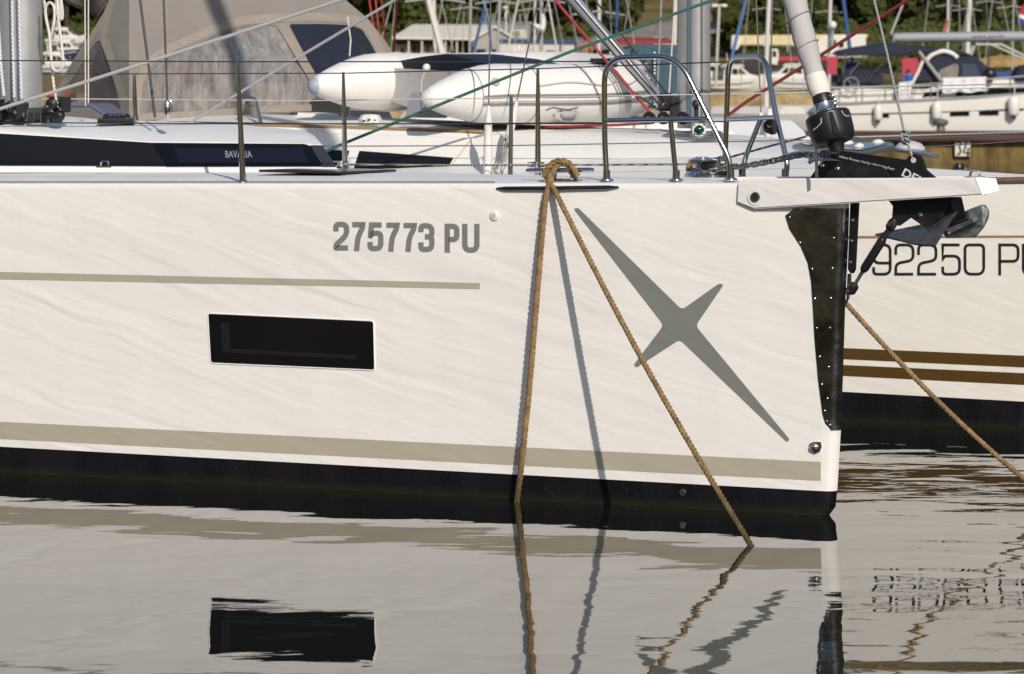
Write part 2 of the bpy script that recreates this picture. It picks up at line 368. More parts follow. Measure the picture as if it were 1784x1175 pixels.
# ================================================================== hull builder shared by the two near yachts
TS = [0, .006, .02, .045, .09, .16, .3, .6, 1, 1.6, 2.4, 3.4, 4.6, 6, 8, 10.5]
class Hull:
    def __init__(s, B, O, stem_px, sheer, anti, r, beam):
        s.B, s.O, s.r, s.bm = B, Vector((O.x, O.y, 0)), r, beam
        s.stem = sorted([(p.z, (p - s.O).dot(UA)) for p in (B(x, y) for x, y in stem_px)])
        def line(a, b):
            (sa, za), (sb, zb) = [((q - s.O).dot(UA), q.z) for q in (B(*a), B(*b))]
            return lambda x: za + (zb - za) * (x - sa) / (sb - sa)
        s.sheer, s.anti = line(*sheer), line(*anti)
    def ss(s, z):
        t = s.stem
        if z <= t[0][0]: return t[0][1]
        for (z0, a), (z1, b) in zip(t, t[1:]):
            if z <= z1: return a + (b - a) * (z - z0) / (z1 - z0)
        return t[-1][1]
    def beam(s, t): return s.bm * math.tanh(t * .58 / s.bm)
    def pt(s, t, z, q, port=False):
        x = s.ss(z) + t; q0 = s.r - math.sqrt(max(0, s.r ** 2 - (s.r - t) ** 2)) if t < s.r else 0
        if port: v = s.O + UA * x + NI * s.r + PP * max(0, s.beam(t) - q * 2)
        else: v = s.O + UA * x + NI * min(q0 + q, s.r + s.beam(t) * .5)
        v.z = z; return v
    def ring(s, zf, q):
        out = []
        for side, tt in ((True, TS[:0:-1]), (False, TS)):
            for t in tt:
                z = zf(s.ss(zf(0)) + t); out.append(s.pt(t, z, q, side))
        return out
    def uv(s, p): return ((p - s.O).dot(UA), p.z)
    def shell(s):
        mix = lambda v: (lambda x: s.anti(x) + (s.sheer(x) - s.anti(x)) * v)
        up = lambda d: (lambda x: s.sheer(x) + d)
        rows = [s.ring(mix(v), 0) for v in (0, .2, .4, .6, .8)] + [s.ring(up(d), q) for d, q in ((-.035, 0), (-.014, .003), (-.004, .011), (0, .024), (.001, .05))]
        tops = MB().grid(rows)
        tr = rows[0]; tops.quad(*[r[0] for r in rows], *[r[-1] for r in reversed(rows)])
        low = MB().grid([s.ring(lambda x: -.75, .35), s.ring(lambda x: -.35, .1), s.ring(lambda x: -.1, .012), s.ring(lambda x: 0.0, 0), s.ring(lambda x: .04, 0), s.ring(lambda x: s.anti(x) - .0005, 0)])
        deck = MB(); rr = []
        for t in TS:
            x = s.ss(s.sheer(0)) + t; z = s.sheer(x) + .001; a = s.pt(t, z, .05); b = s.pt(t, z, .05, True)
            wd = (b - a).length; rr.append([a.lerp(b, k / 10) + Vector((0, 0, s.camber(k / 10) * min(1, wd / 2.0))) for k in range(11)])
        deck.grid(rr); return tops, low, deck
    def camber(s, k): return .045 * (1 - (2 * k - 1) ** 2)

# ================================================================== YACHT 1 (the near white yacht)
O1 = B1(1470, 330); S1 = Hull(B1, O1, [(1474, 318), (1471, 420), (1466, 520), (1459, 740), (1455, 800), (1452, 857), (1449, 885), (1437, 901), (1400, 935), (1300, 1000)],
          ((0, 319), (1280, 319)), ((0, 778.5), (1452, 857)), .05, 4.2)
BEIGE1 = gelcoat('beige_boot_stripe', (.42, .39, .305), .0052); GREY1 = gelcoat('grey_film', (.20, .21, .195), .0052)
def yacht_near():
    o = thing('sailing_yacht', 'near white sailing yacht whose bow fills the frame, registered 275773 PU with grey four-pointed star', 'sailing yacht', (O1.x, O1.y, 0))
    tops, low, deck = S1.shell(); uv = S1.uv
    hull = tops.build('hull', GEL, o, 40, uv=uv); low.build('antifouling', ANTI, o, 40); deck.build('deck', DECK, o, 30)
    q = -.0015
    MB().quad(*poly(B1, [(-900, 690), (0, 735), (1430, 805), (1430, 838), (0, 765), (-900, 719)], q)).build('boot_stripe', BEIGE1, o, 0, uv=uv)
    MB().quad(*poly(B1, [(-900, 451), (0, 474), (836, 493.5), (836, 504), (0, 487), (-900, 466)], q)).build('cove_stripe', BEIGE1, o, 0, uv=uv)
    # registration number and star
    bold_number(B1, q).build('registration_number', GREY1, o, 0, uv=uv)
    star = [(999, 364), (1007, 362), (1188, 540), (1253, 494), (1261, 496), (1212, 568), (1376, 766), (1371, 771), (1184, 592), (1109, 641), (1104, 636), (1156, 567)]
    pts = []
    for i, p in enumerate(star):
        rad = {2: 8, 5: 8, 8: 8, 11: 8}.get(i, 5); a, b, c = (Vector(star[k % 12]) for k in (i - 1, i, i + 1)); r = min(rad, (a - b).length * .45, (c - b).length * .45)
        u, v = b + (a - b).normalized() * r, b + (c - b).normalized() * r
        pts += [tuple(u * (1 - t) ** 2 + b * 2 * t * (1 - t) + v * t * t) for t in (0, .33, .66, 1)]
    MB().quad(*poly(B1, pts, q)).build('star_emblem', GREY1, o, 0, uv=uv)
    # hull window: black pane set in a shallow frame, reveal strips seen through it
    win = rnd([(362, 546), (651, 559.5), (653, 645.5), (367, 633)], 5)
    w_ = MB().prism(poly(B1, win, -.003), NI * .02).build('hull_window', GLASSK, o, 0, bevel=.002)
    MB().prism(poly(B1, [(384, 562), (400, 563), (401, 608), (620, 619), (620, 626), (388, 614)], -.0038), NI * .002).build('window_reveal', mat('dark_reveal', (.009, .010, .009), .4), w_, 0)
    MB().tube([B1(x, y, -.002) for x, y in win + win[:1]], .0035, 6, False).build('window_rim', DECK, w_)
    # fittings on the side
    f = MB().lathe(B1(862, 376.5, .0), [(0, .024), (.006, .024), (.010, .018), (.010, .009), (.002, .008)], 20, -NI); f.build('drain_fitting', PLASTW, o, 40)
    MB().lathe(B1(863, 377, -.0035), [(0, .0085), (.001, .0085)], 12, -NI).build('drain_hole', BLACK, o, 0)
    f = MB().lathe(B1(1190, 858, .0), [(0, .018), (.006, .017), (.008, .012), (.001, .010)], 16, -NI); f.build('skin_fitting', STEEL, o, 40)
    vent = MB(); c = B1(1422, 779)
    vent.prism(poly(B1, [(1412, 773), (1418, 770), (1431, 770), (1433, 778), (1430, 786), (1421, 790), (1414, 784)], 0), -NI * .012)
    vent.ell(c - NI * .012, .026, .014, .020, 12, 6); vent.build('chrome_vent', STEEL, o, 30)
    MB().tube([B1(865, 328.5, -.006), B1(880, 328.8, -.012), B1(965, 328.5, -.013), B1(1060, 326.8, -.012), B1(1078, 326.3, -.006)], [.004, .010, .011, .010, .004], 8).build('chafe_strip', mat('dark_steel_strip', (.16, .16, .165), .25, 1), o)
    MB().tube([B1(x, 317.2, .012) for x in (-900, 0, 400, 862)], .0028, 5).build('gunwale_seam', mat('seam_grey', (.16, .16, .17), .6), o)
    # stem guard plate with rivets
    left = [(1366, 371), (1370, 365.5), (1384, 362.5), (1410, 360), (1460, 356.5)]
    edge = [(1455, 752), (1442, 748), (1436, 738), (1432, 722), (1424, 660), (1418, 590), (1415, 535), (1412, 490), (1406, 458), (1394, 430), (1374, 399), (1367, 384)]
    mb = MB(); rows = []
    lft = [(1384, 362.5), (1367, 376), (1374, 399), (1394, 430), (1406, 458), (1412, 490), (1415, 535), (1418, 590), (1424, 660), (1432, 722), (1437, 738), (1447, 750)]
    for x, y in lft:
        a = B1(x, y, -.004); sa = (a - S1.O).dot(UA); z = a.z; s0 = S1.ss(z); rw = []
        for k in range(11):
            t = (sa - s0) * (1 - k / 10) ** 1.4; p = S1.pt(t, z, 0) - NI * .004 - UA * .0025; rw.append(p)
        for k in (1, 2, 3): p = S1.pt(.03 * k, z, 0, True) + NI * .004 - UA * .003; rw.append(p)
        rows.append(rw)
    plate = mb.grid(rows).build('stem_guard', DSTEEL, o, 50)
    def rivet(c, *r): MB().ell(c, *r, 8, 5).build('rivet', STEEL, plate)
    for x, y in [(1376, 379), (1397, 364.5), (1425, 362), (1394, 423), (1415, 469), (1420, 521), (1423, 572), (1428, 622), (1432, 670), (1437, 716), (1446, 741)]:
        rivet(B1(x, y, -.006), .0048, .003, .0048)
    for y in (415, 468, 520, 572, 640, 695, 735):
        z = B1(1465, y).z; rivet(S1.pt(.05, z, 0) - NI * .006, .0045, .003, .0045)
    strap = MB().prism([S1.pt(.0, B1(1467, y).z, 0) + FW * .004 + d for y, d in ((350, -FW * .0), (350, FW * .035), (470, FW * .030), (478, FW * .018), (470, -FW * .0))], PP * .03)
    st = strap.build('bobstay_strap', BLACK, o, 0, bevel=.002)
    for y in (385, 421, 458): MB().lathe(S1.pt(0, B1(1467, y).z, 0) + FW * .021 - PP * .001, [(0, .010), (.004, .009), (.007, .005)], 10, -PP).build('bolt', STEEL, st)
    tang = MB().prism([S1.pt(0, B1(1467, y).z, 0) + FW * d for y, d in ((478, .004), (478, .020), (500, .022), (520, .016), (528, .004))], PP * .014); tang.build('bobstay_tang', STEEL, o, 0, bevel=.002)

    # ---- coachroof with its dark window band
    cf = lambda x, y, d=0.: B1(x, y, .75 + .13 * (291 - y) / 45 + d)
    cols = [(-900, 300, 214, 202, 195), (0, 301, 232, 222, 206), (150, 301, 241, 231, 209), (265, 301, 248, 238, 211), (400, 301, 249, 239, 216), (530, 301, 250.5, 240, 228)]
    r0 = [cf(x, a) for x, a, b, c, d in cols] + [cf(592, 301)]; r1 = [cf(x, b) for x, a, b, c, d in cols] + [cf(562, 253)]
    r2 = [B1(x, c, 1.0) for x, a, b, c, d in cols] + [B1(556, 247, 1.05)]; r3 = [B1(x, d, 1.5) for x, a, b, c, d in cols] + [B1(548, 237, 1.5)]
    r4 = [p + PP * .9 - FW * 1.3 - Vector((0, 0, .05)) for p in r3]; r5 = [p + PP * .25 - FW * .3 - Vector((0, 0, .28)) for p in r4]
    rows = [r0, r1, r2, r3, r4, r5]; cr = MB().grid(rows)
    cr.quad(*[r[-1] for r in rows]); cr.build('coachroof', DECK, o, 24, bevel=.012)
    p = MB().quad(*[cf(x, y, -.007) for x, y in [(-900, 216), (0, 233), (120, 240), (264, 249), (272, 249.5), (297, 290), (120, 289), (-900, 286)]])
    p.build('side_window', mat('satin_black_panel', (.011, .011, .013), .4, 0, .25), o, 0)
    p = MB().quad(*[cf(x, y, -.008) for x, y in [(264, 249), (530, 251), (543, 255), (564, 290), (290, 290.5)]]); w2 = p.build('side_window', GLASSB, o, 0)
    MB().quad(*[cf(x, y, -.0105) for x, y in [(302, 258), (526, 258), (540, 284), (312, 284)]]).build('window_pane', mat('tinted_pane', (.010, .012, .019), .05), w2, 0)
    MB().quad(*[cf(x, y, -.008) for x, y in [(541, 253), (562, 253.5), (586, 290.5), (561, 290.5)]]).build('window_end_panel', mat('slate_panel', (.035, .042, .055), .35), o, 0)
    text_mb('BAVARIA', pxbox(lambda x, y, q: cf(x, y, q), -.012, (392, 263), (438, 263), (440, 275), (393, 275)), bold=.012).build('window_lettering', mat('pale_print', (.24, .27, .33), .5), w2, 0)
    pd = MB().tube(fillet([B1(175, 290, .6), B1(176, 281.5, .6), B1(189, 281.5, .6), B1(190, 290, .6)], .02), .005, 6); pd.box(B1(181, 291, .6), .08, .03, .008); pd.build('pad_eye', STEEL, o)
    # foredeck hatch, dark and nearly edge-on
    MB().prism([B1(451, 300, .42), B1(561, 296.5, .9), B1(690, 299.5, .9), B1(590, 303.5, .42)], Vector((0, 0, .012))).build('deck_hatch', mat('smoked_hatch', (.02, .02, .022), .2), o, 0)
    # ---- mast
    mf = B1(34, 205, 1.30); mp = [mf + Vector((.148 * math.cos(a) * .86 + .0, .105 * math.sin(a), 0)) for a in [2 * math.pi * k / 32 for k in range(32)]]
    MB().grid([mp, [p + Vector((0, 0, .004)) for p in mp], [p + Vector((0, 0, 15.4)) for p in mp]], True).build('mast', ALU, o, 40)
    g = MB()
    for x, wd in ((16, .02), (31, .022)): g.box(B1(x, 0, 1.30) * 1 + Vector((0, -.10 if x > 20 else -.09, 0)) + Vector((0, 0, 2)), wd, .012, 6.5)
    g.build('mast_groove', mat('groove_grey', (.10, .105, .115), .5), o, 0)
    MB().lathe(mf + Vector((0, 0, -.02)), [(0, .16), (.03, .158), (.05, .15), (.075, .148)], 28).build('mast_collar', mat('dark_collar', (.05, .05, .052), .4), o)
    rb = random.Random(8); bk = MB()
    for x0, n_, x1 in ((-20, 13, 44), (84, 10, 116)):
        for k in range(n_):
            x = rb.uniform(x0, x1); y = rb.uniform(178, 204); c = B1(x, y, 1.12 + rb.uniform(-.05, .05))
            if k % 3: bk.lathe(c - NI * .02, [(0, .024), (.008, .034), (.03, .034), (.038, .024)], 14, (rb.uniform(-.4, .4), -1, rb.uniform(-.3, .3)))
            else: bk.box(c, rb.uniform(.05, .09), .05, rb.uniform(.05, .10), rb.uniform(-.5, .5))
    for x in (54, 66, 78, 90, 104): bk.box(B1(x, 205, 1.1), .030, .05, .055)
    stuff(bk.build('halyard_blocks', BLACK, o, 40, bevel=.004))
    pn = MB()
    for x, y in ((12, 188), (26, 196), (40, 199), (104, 190), (98, 202), (-8, 190)): pn.lathe(B1(x, y, 1.03), [(0, .010), (.006, .008)], 8, -NI)
    stuff(pn.build('block_pins', STEEL, o))
    h = MB()
    for x0, x1, x2, yb in ((20, 22, 25, 170), (32, 34.5, 37.5, 175)): h.tube([B1(x0, -60, 1.14), B1(x1, 60, 1.14), B1(x2, yb, 1.12)], .0085, 7)
    h.tube([B1(-3, 40, 1.1), B1(2, 120, 1.1), B1(7, 168, 1.05)], .0085, 7)
    h.build('halyards', BWROPE, o)
    # deck organiser blocks on the roof
    og = MB()
    for dx in (0, 11, 19, 27, 36): og.ell(B1(185 + dx, 205 + (dx % 2) * 2, 1.3), .022, .03, .02, 8, 6)
    og.box(B1(203, 211, 1.3), .2, .1, .03); og.build('deck_organiser', mat('dark_metal', (.12, .12, .12), .3, 1), o)
    # ---- starboard stanchion, port stanchions, lifelines
    def stanchion(xt, yt, xb, yb, q, nm='stanchion'):
        a, b = B1(xb, yb, q), B1(xt, yt, q); s = MB().tube([a, a + (b - a) * .5, a + (b - a) * .96, b], [.0155, .0135, .008, .007], 10).build(nm, STEEL, o)
        MB().lathe(a, [(-.004, .026), (.003, .024), (.010, .0175), (.04, .017)], 12).build('stanchion_base', STEEL, s); return s
    stanchion(414, 106, 423, 317, .05); stanchion(-340, 104, -330, 316, .05)
    stanchion(234, 130, 236, 213, 2.75); stanchion(598, 126, 601, 292, 2.35); stanchion(937, 120, 937, 309, 1.45)
    ll = lambda nm, pts, r=.0032, m=KWIRE: MB().tube(pts, r, 6).build(nm, m, o)
    ll('lifeline', [B1(-340, 104, .05), B1(414, 108, .05), B1(1053, 107.5, .10)]); ll('lifeline', [B1(-330, 212, .05), B1(418, 216, .05), B1(1053, 216, .10)])
    ll('lifeline', [B1(-400, 128, 2.9), B1(234, 129, 2.75), B1(598, 128, 2.35), B1(937, 120, 1.45), B1(1268, 108, .82)])
    ll('lifeline', [B1(-400, 205, 2.9), B1(598, 216.5, 2.35), B1(937, 215, 1.45), B1(1268, 212, .82)])
    # ---- pulpit: starboard and port halves
    def rail(nm, pts, r, parent, rad=.09): return MB().tube(fillet(pts, rad, 8), r, 12).build(nm, STEEL, parent)
    pa = .10
    def PL(pl, pts): return [pl(x, y, q) for x, y, q in pts]
    ps = rail('pulpit', PL(B1, [(1057, 313, .08), (1053, 240, .09), (1053, 101, .10), (1181, 97.5, .07), (1234, 205, .07), (1271, 278, .07), (1273, 311, .07)]), .0135, o, .12)
    rail('pulpit_rail', PL(B1, [(1054, 210.5, .09), (1140, 209, .085), (1236, 207.5, .07)]), .0125, ps); rail('pulpit_leg', PL(B1, [(1168, 209, .08), (1171, 240, .08), (1178, 313, .08)]), .0125, ps)
    pp = rail('pulpit', PL(B1, [(1262, 300, .80), (1266, 200, .80), (1269, 101, .80), (1333, 98, .62), (1352, 205, .5), (1372, 285, .42), (1368, 311, .42)]), .0135, o, .09)
    rail('pulpit_rail', PL(B1, [(1267, 208, .80), (1352, 205, .5)]), .0125, pp); rail('pulpit_leg', PL(B1, [(1325, 208, .6), (1297, 278, .6), (1293, 311, .55)]), .0125, pp)
    for x, y, q in ((1057, 315, .08), (1178, 315, .08), (1273, 314, .07), (1293, 312, .55), (1368, 313, .42)): MB().lathe(B1(x, y, q), [(0, .034), (.006, .032), (.012, .018), (.05, .017)], 14).build('rail_foot', STEEL, ps)
    # navigation lights
    nl = MB().box(B1(1218, 226.5, .03), .062, .05, .058).build('navigation_light', PLASTW, o, 30, bevel=.012)
    MB().ell(B1(1218, 226.5, .015), .025, .02, .023, 14, 10).build('green_lens', mat('green_lens', (.0, .055, .045), .08, 0, .8), nl)
    MB().box(B1(1222, 214, .05), .03, .02, .03).build('light_bracket', STEEL, nl)
    nl = MB().ell(B1(1341, 221, .45), .033, .03, .035, 14, 10).box(B1(1346, 222, .43), .04, .04, .07).build('navigation_light', BLACK, o, 40, bevel=.006)
    MB().tube([B1(1337, 219, .41), B1(1341, 222, .41), B1(1347, 220, .41)], .0035, 6).build('light_rim', STEEL, nl)
    # ---- windlass
    wl = MB().lathe(B1(1233, 309, .42), [(0, .115), (.012, .115), (.018, .105), (.03, .10)], 28).build('windlass', STEEL, o)
    MB().lathe(B1(1246, 303, .42), [(0, .085), (.05, .08), (.06, .05)], 24).build('windlass_body', BLACK, wl)
    MB().lathe(B1(1226, 299, .40), [(0, .055), (.01, .062), (.02, .045), (.035, .045), (.045, .07), (.05, .078), (.056, .078), (.062, .055), (.07, .018), (.073, .0)], 24).build('gypsy', STEEL, wl)
    MB().tube([B1(1258, 278, .42), B1(1250, 281, .42)], .02, 10).box(B1(1252, 279, .42), .06, .04, .02).build('clutch_handle', STEEL, wl)
    # ---- bow roller beam (white bowsprit)
    return o
Y1 = yacht_near()
SPR0 = B1(1283, 336, -.020); SPD = Vector((.872, -.49, 0)); SPN = Vector((.49, .872, 0)); SP = plane_at(SPR0, SPD)           # starboard cheek of the bowsprit
def bowsprit(o):
    out = [(1285, 320), (1289, 314), (1297, 311.5), (1699, 310), (1711, 340), (1313, 364.5), (1306, 362), (1283, 353)]
    mb = MB().prism([SP(x, y) for x, y in out], SPN * .07)
    e = [SP(x, y) for x, y in ((1699, 310), (1711, 340))]; t = [SP(1735, 311, .075), SP(1741, 332, .075)]
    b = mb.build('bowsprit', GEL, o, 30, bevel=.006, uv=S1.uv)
    e2 = [p + SPN * .27 - SPD * .17 for p in e]
    MB().quad(e[0], e[1], t[1], t[0]).quad(t[0], t[1], e2[1], e2[0]).quad(e[0], t[0], e2[0]).quad(e[1], e2[1], t[1]).build('bowsprit_nose', DECK, b, 20)
    MB().prism([SP(x, y, 0) + SPN * .27 - SPD * .17 for x, y in out], SPN * .05).build('bowsprit_cheek', DECK, b, 30, bevel=.006)
    MB().prism([SP(x, y, 0) + PP * .06 for x, y in ((1285, 322), (1480, 322), (1480, 352), (1300, 358))], SPN * .22).build('bowsprit_bed', DECK, b, 30)
    bo = MB().lathe(SP(1316, 343.5, .0), [(-.001, .040), (.003, .039), (.003, .026)], 24, -NI).build('bolt_washer', PLASTW, b, 40)
    MB().lathe(SP(1316, 343.5, -.003), [(0, .024), (.008, .022), (.008, .010), (.003, .009)], 20, -NI).build('bolt_head', mat('bolt_steel', (.25, .25, .24), .35, 1), bo, 40)
    ey = MB().tube(fillet([SP(1690, 309, .12), SP(1692, 297, .12), SP(1705, 297, .12), SP(1707, 309, .12)], .03), .006, 8); ey.box(SP(1698, 309, .12), .09, .05, .008)
    ey.build('bow_eye', STEEL, b)
    return b
bowsprit(Y1)
# furled headsail and its drum
FT = B1(34, 205, 1.30) + Vector((0, 0, 15.6)); FD = P(1447, 222, 17.45)
def furler(o):
    ax = (FT - FD).normalized(); fp = lambda d: FD + ax * d
    Z = lambda y: (222 - y) / F * 17.45
    sail = []; rows = []; n = 20
    ds = [.15, .20, .26, .30, .36, .44, .5, .58, .66, .74, .82, .9, 1.0, 1.3, 2, 4, 7, 11, 14.5]
    u, v = frames([FD, FT])[0]; random.seed(3)
    for i, d in enumerate(ds):
        r = .045 + min(.026, .030 * max(0, d - .2)) if d < 8 else .07 - .045 * (d - 8) / 7
        r += .004 * math.sin(i * 1.7)
        if d < .2: r *= .92
        rows.append([fp(d) + (u * math.cos(a) + v * math.sin(a)) * r * (1 + .07 * math.cos(a - d * 9)) for a in [2 * math.pi * k / n for k in range(n)]])
    sm = mat('grey_sail_cover', (.47, .46, .45), .75, 0, .2, .06, 8, .004, 18, uvstretch=(1, 1, .5))
    hs = MB().grid(rows[1:], True).build('furled_headsail', sm, o, 60)
    MB().grid([[p + (p - fp(d)) * .08 for p in r] for d, r in zip(ds[:3], rows[:3])], True).build('sail_tack', mat('white_sailcloth', (.74, .71, .64), .7, bump=.006, bscale=16), hs, 60)
    sm2 = MB()
    for d in (.40, .54, .68, .82, .97):
        rr = .045 + min(.026, .030 * max(0, d - .2)) + .006
        ring = [fp(d + .012 * math.cos(a)) + (u * math.cos(a) + v * math.sin(a)) * rr for a in [2 * math.pi * k / 24 for k in range(25)]]; sm2.tube(ring, .0025, 5, False)
    sm2.build('seams', mat('seam_thread', (.30, .29, .28), .8), hs)
    MB().tube([fp(-.1), fp(.3)], .012, 10).build('forestay', STEEL, o)
    dr = MB().lathe(fp(-.075), [(0, .084), (.008, .095), (.022, .101), (.05, .104), (.10, .106), (.130, .105), (.138, .098), (.142, .05)], 36, ax).build('furling_drum', BLACK, o, 30)
    MB().lathe(fp(-.125), [(0, .020), (.008, .034), (.03, .038), (.05, .05)], 24, ax).build('drum_tail', BLACK, dr)
    MB().lathe(fp(.065), [(0, .052), (.012, .054), (.02, .05), (.05, .05), (.055, .046)], 28, ax).build('drum_ring', STEEL, dr)
    MB().lathe(fp(.12), [(0, .048), (.03, .046), (.05, .040), (.075, .034)], 24, ax).build('swivel', BLACK, dr)
    d2 = MB(); side = (Vector((0, -1, 0)) - ax * ax.dot(Vector((0, -1, 0)))).normalized(); lat = ax.cross(side)
    def on(a, h, e=.0): return fp(h) + (side * math.cos(a) + lat * math.sin(a)) * (.106 + e)
    for pts in ([(-.95, -.005), (-.6, .003), (-.42, .012), (-.36, .034)], [(.62, .045), (.70, .025), (.82, .017), (1.1, .019)]):
        d2.tube([on(a, h, .0) for a, h in pts], .003, 6)
    d2.build('drum_trim', mat('trim_grey', (.45, .45, .46), .3), dr)
    rib = MB().prism([on(.02, .05, -.004), on(.20, .05, -.004), on(.24, -.06, -.004), on(-.04, -.06, -.004)], side * .012); rib.build('drum_rib', mat('matt_black', (.010, .010, .011), .7, 0, .2), dr, 0, bevel=.003)
    cl = MB().tube([fp(.16) + lat * -.0 + Vector((.04, -.03, 0)), fp(.10) + Vector((.055, -.03, 0)), fp(.085) + Vector((.045, -.04, 0))], .005, 6)
    for k in range(5): cl.ell(fp(.15 - .018 * k) + Vector((.047 + .006 * (k % 2), -.035, 0)), .009, .006, .012, 8, 6)
    cl.build('tack_shackle', STEEL, dr)
    MB().tube([P(1420, 160, 17.55), P(1421, 225, 17.5), P(1423, 309, 17.5)], .0075, 10).build('tack_rod', STEEL, o)
furler(Y1)
# ================================================================== MOORING LINES, CLEAT, CHAIN, ANCHOR
def cleat_and_lines():
    cl = MB().tube([B1(917, 297.5, .10), B1(922, 297.3, .10), B1(1028, 296.3, .10), B1(1034, 296.2, .10)], [.008, .0115, .0115, .008], 12).build('mooring_cleat', STEEL, Y1)
    ft = MB()
    for x0, x1 in ((962, 968), (1001, 996)):
        ft.tube([B1(x0 - 4, 313, .07), B1(x1, 300, .10)], [.010, .008], 8); ft.tube([B1(x0 + 4, 313, .13), B1(x1, 300, .10)], [.010, .008], 8)
    ft.box(B1(982, 313, .10), .17, .06, .008, R(-25)); ft.build('cleat_foot', STEEL, cl)
    # left fall: over the cleat, down the side, into the water
    a = [B1(1006, 307, .075), B1(1000, 296, .07), B1(990, 284, .08), B1(977, 280, .075), B1(964, 284, .07), B1(953, 294, .06), B1(948, 303, .05), B1(952, 309, .05), B1(958, 305, .04), B1(961, 312, .015), B1(957, 322, -.02), B1(952, 340, -.035), B1(948, 370, -.04),
         B1(941, 450, -.06), B1(932, 560, -.075), B1(921, 690, -.085), B1(908, 815, -.09), B1(904, 845, -.092), B1(900, 878, -.10), B1(897, 905, -.12)]
    rope_mb(a, .0155).build('mooring_rope', HEMP, None, 60, origin=B1(950, 320, 0)); o1 = bpy.data.objects['mooring_rope']
    tag(o1, 'brown hemp rope hanging straight down the white hull from the cleat into the water', 'rope', 'brown hemp mooring ropes')
    b = [B1(1001, 311, .10), B1(995, 300, .09), B1(988, 288, .085), B1(976, 286, .085), B1(968, 293, .07), B1(962, 302, .05), B1(957, 312, .02), B1(960, 322, -.025), B1(966, 331, -.04)]
    e0, e1 = b[-1], P(1308, 950, 16.48)
    b += [e0.lerp(e1, t) - Vector((0, 0, .05 * math.sin(math.pi * t))) for t in (.12, .3, .5, .7, .88)] + [e1, e1 + (e1 - e0) * .12]
    o2 = rope_mb(b, .0140).build('mooring_rope', HEMP, None, 60, origin=B1(960, 325, 0))
    tag(o2, 'brown hemp rope running slantwise from the cleat across the grey star to the water', 'rope', 'brown hemp mooring ropes')
    p0, p1 = P(1455, 508, 17.95), P(1784, 826, 17.9); d = p1 - p0
    o3 = rope_mb([p0] + [p0 + d * t - Vector((0, 0, .05 * math.sin(math.pi * min(1, t / 1.2)))) for t in (.2, .4, .6, .8, 1.0, 1.15, 1.28)], .0130).build('mooring_rope', HEMP, None, 60, origin=tuple(p0))
    tag(o3, 'brown hemp rope slanting down to the right in front of the 92250 PU hull', 'rope', 'brown hemp mooring ropes')
    # coil of hemp behind the windlass
    c = B1(1212, 296, .55); pts = []
    for k in range(40):
        t = k / 39; an = t * 4 * math.pi; pts.append(c + Vector((.075 * math.cos(an), .05 * math.sin(an), .02 + .055 * math.sin(an * .5) ** 2 + .02 * t)))
    pts = [B1(1200, 305, .5), B1(1199, 292, .5), B1(1206, 281, .52), B1(1220, 277, .55), B1(1233, 282, .56), B1(1238, 296, .56), B1(1225, 303, .55), B1(1207, 300, .52), B1(1204, 288, .5), B1(1214, 282, .52), B1(1228, 288, .55)]
    tag(rope_mb(pts, .012).build('rope_coil', HEMP, None, 60, origin=tuple(c)), 'small coil of brown hemp rope lying behind the chrome windlass', 'rope')
    # furling line with lead blocks
    fl = [B1(590, 287, 2.3), B1(760, 288, 2.0), B1(937, 288, 1.42), B1(1190, 286.5, .95), B1(1248, 281, .85), B1(1330, 258, .62), B1(1405, 238, .35)]
    tag(MB().tube(fl, .0055, 6).build('furling_line', FLECK, None, 60, origin=tuple(fl[0])), 'thin black and white furling line led along the far stanchion feet to the black drum', 'rope')
    for x, y, q in ((594, 287, 2.3), (934, 288.5, 1.40), (1250, 281.5, .82)):
        bl = MB().lathe(B1(x, y - 4, q), [(0, .045), (.006, .045)], 16); bl.lathe(B1(x, y + 3, q), [(0, .042), (.006, .042)], 16); bl.lathe(B1(x, y, q), [(-.01, .02), (.02, .02)], 12); bl.box(B1(x, y, q) + Vector((.03, 0, 0)), .02, .03, .02)
        bl.build('lead_block', STEEL, Y1)
cleat_and_lines()

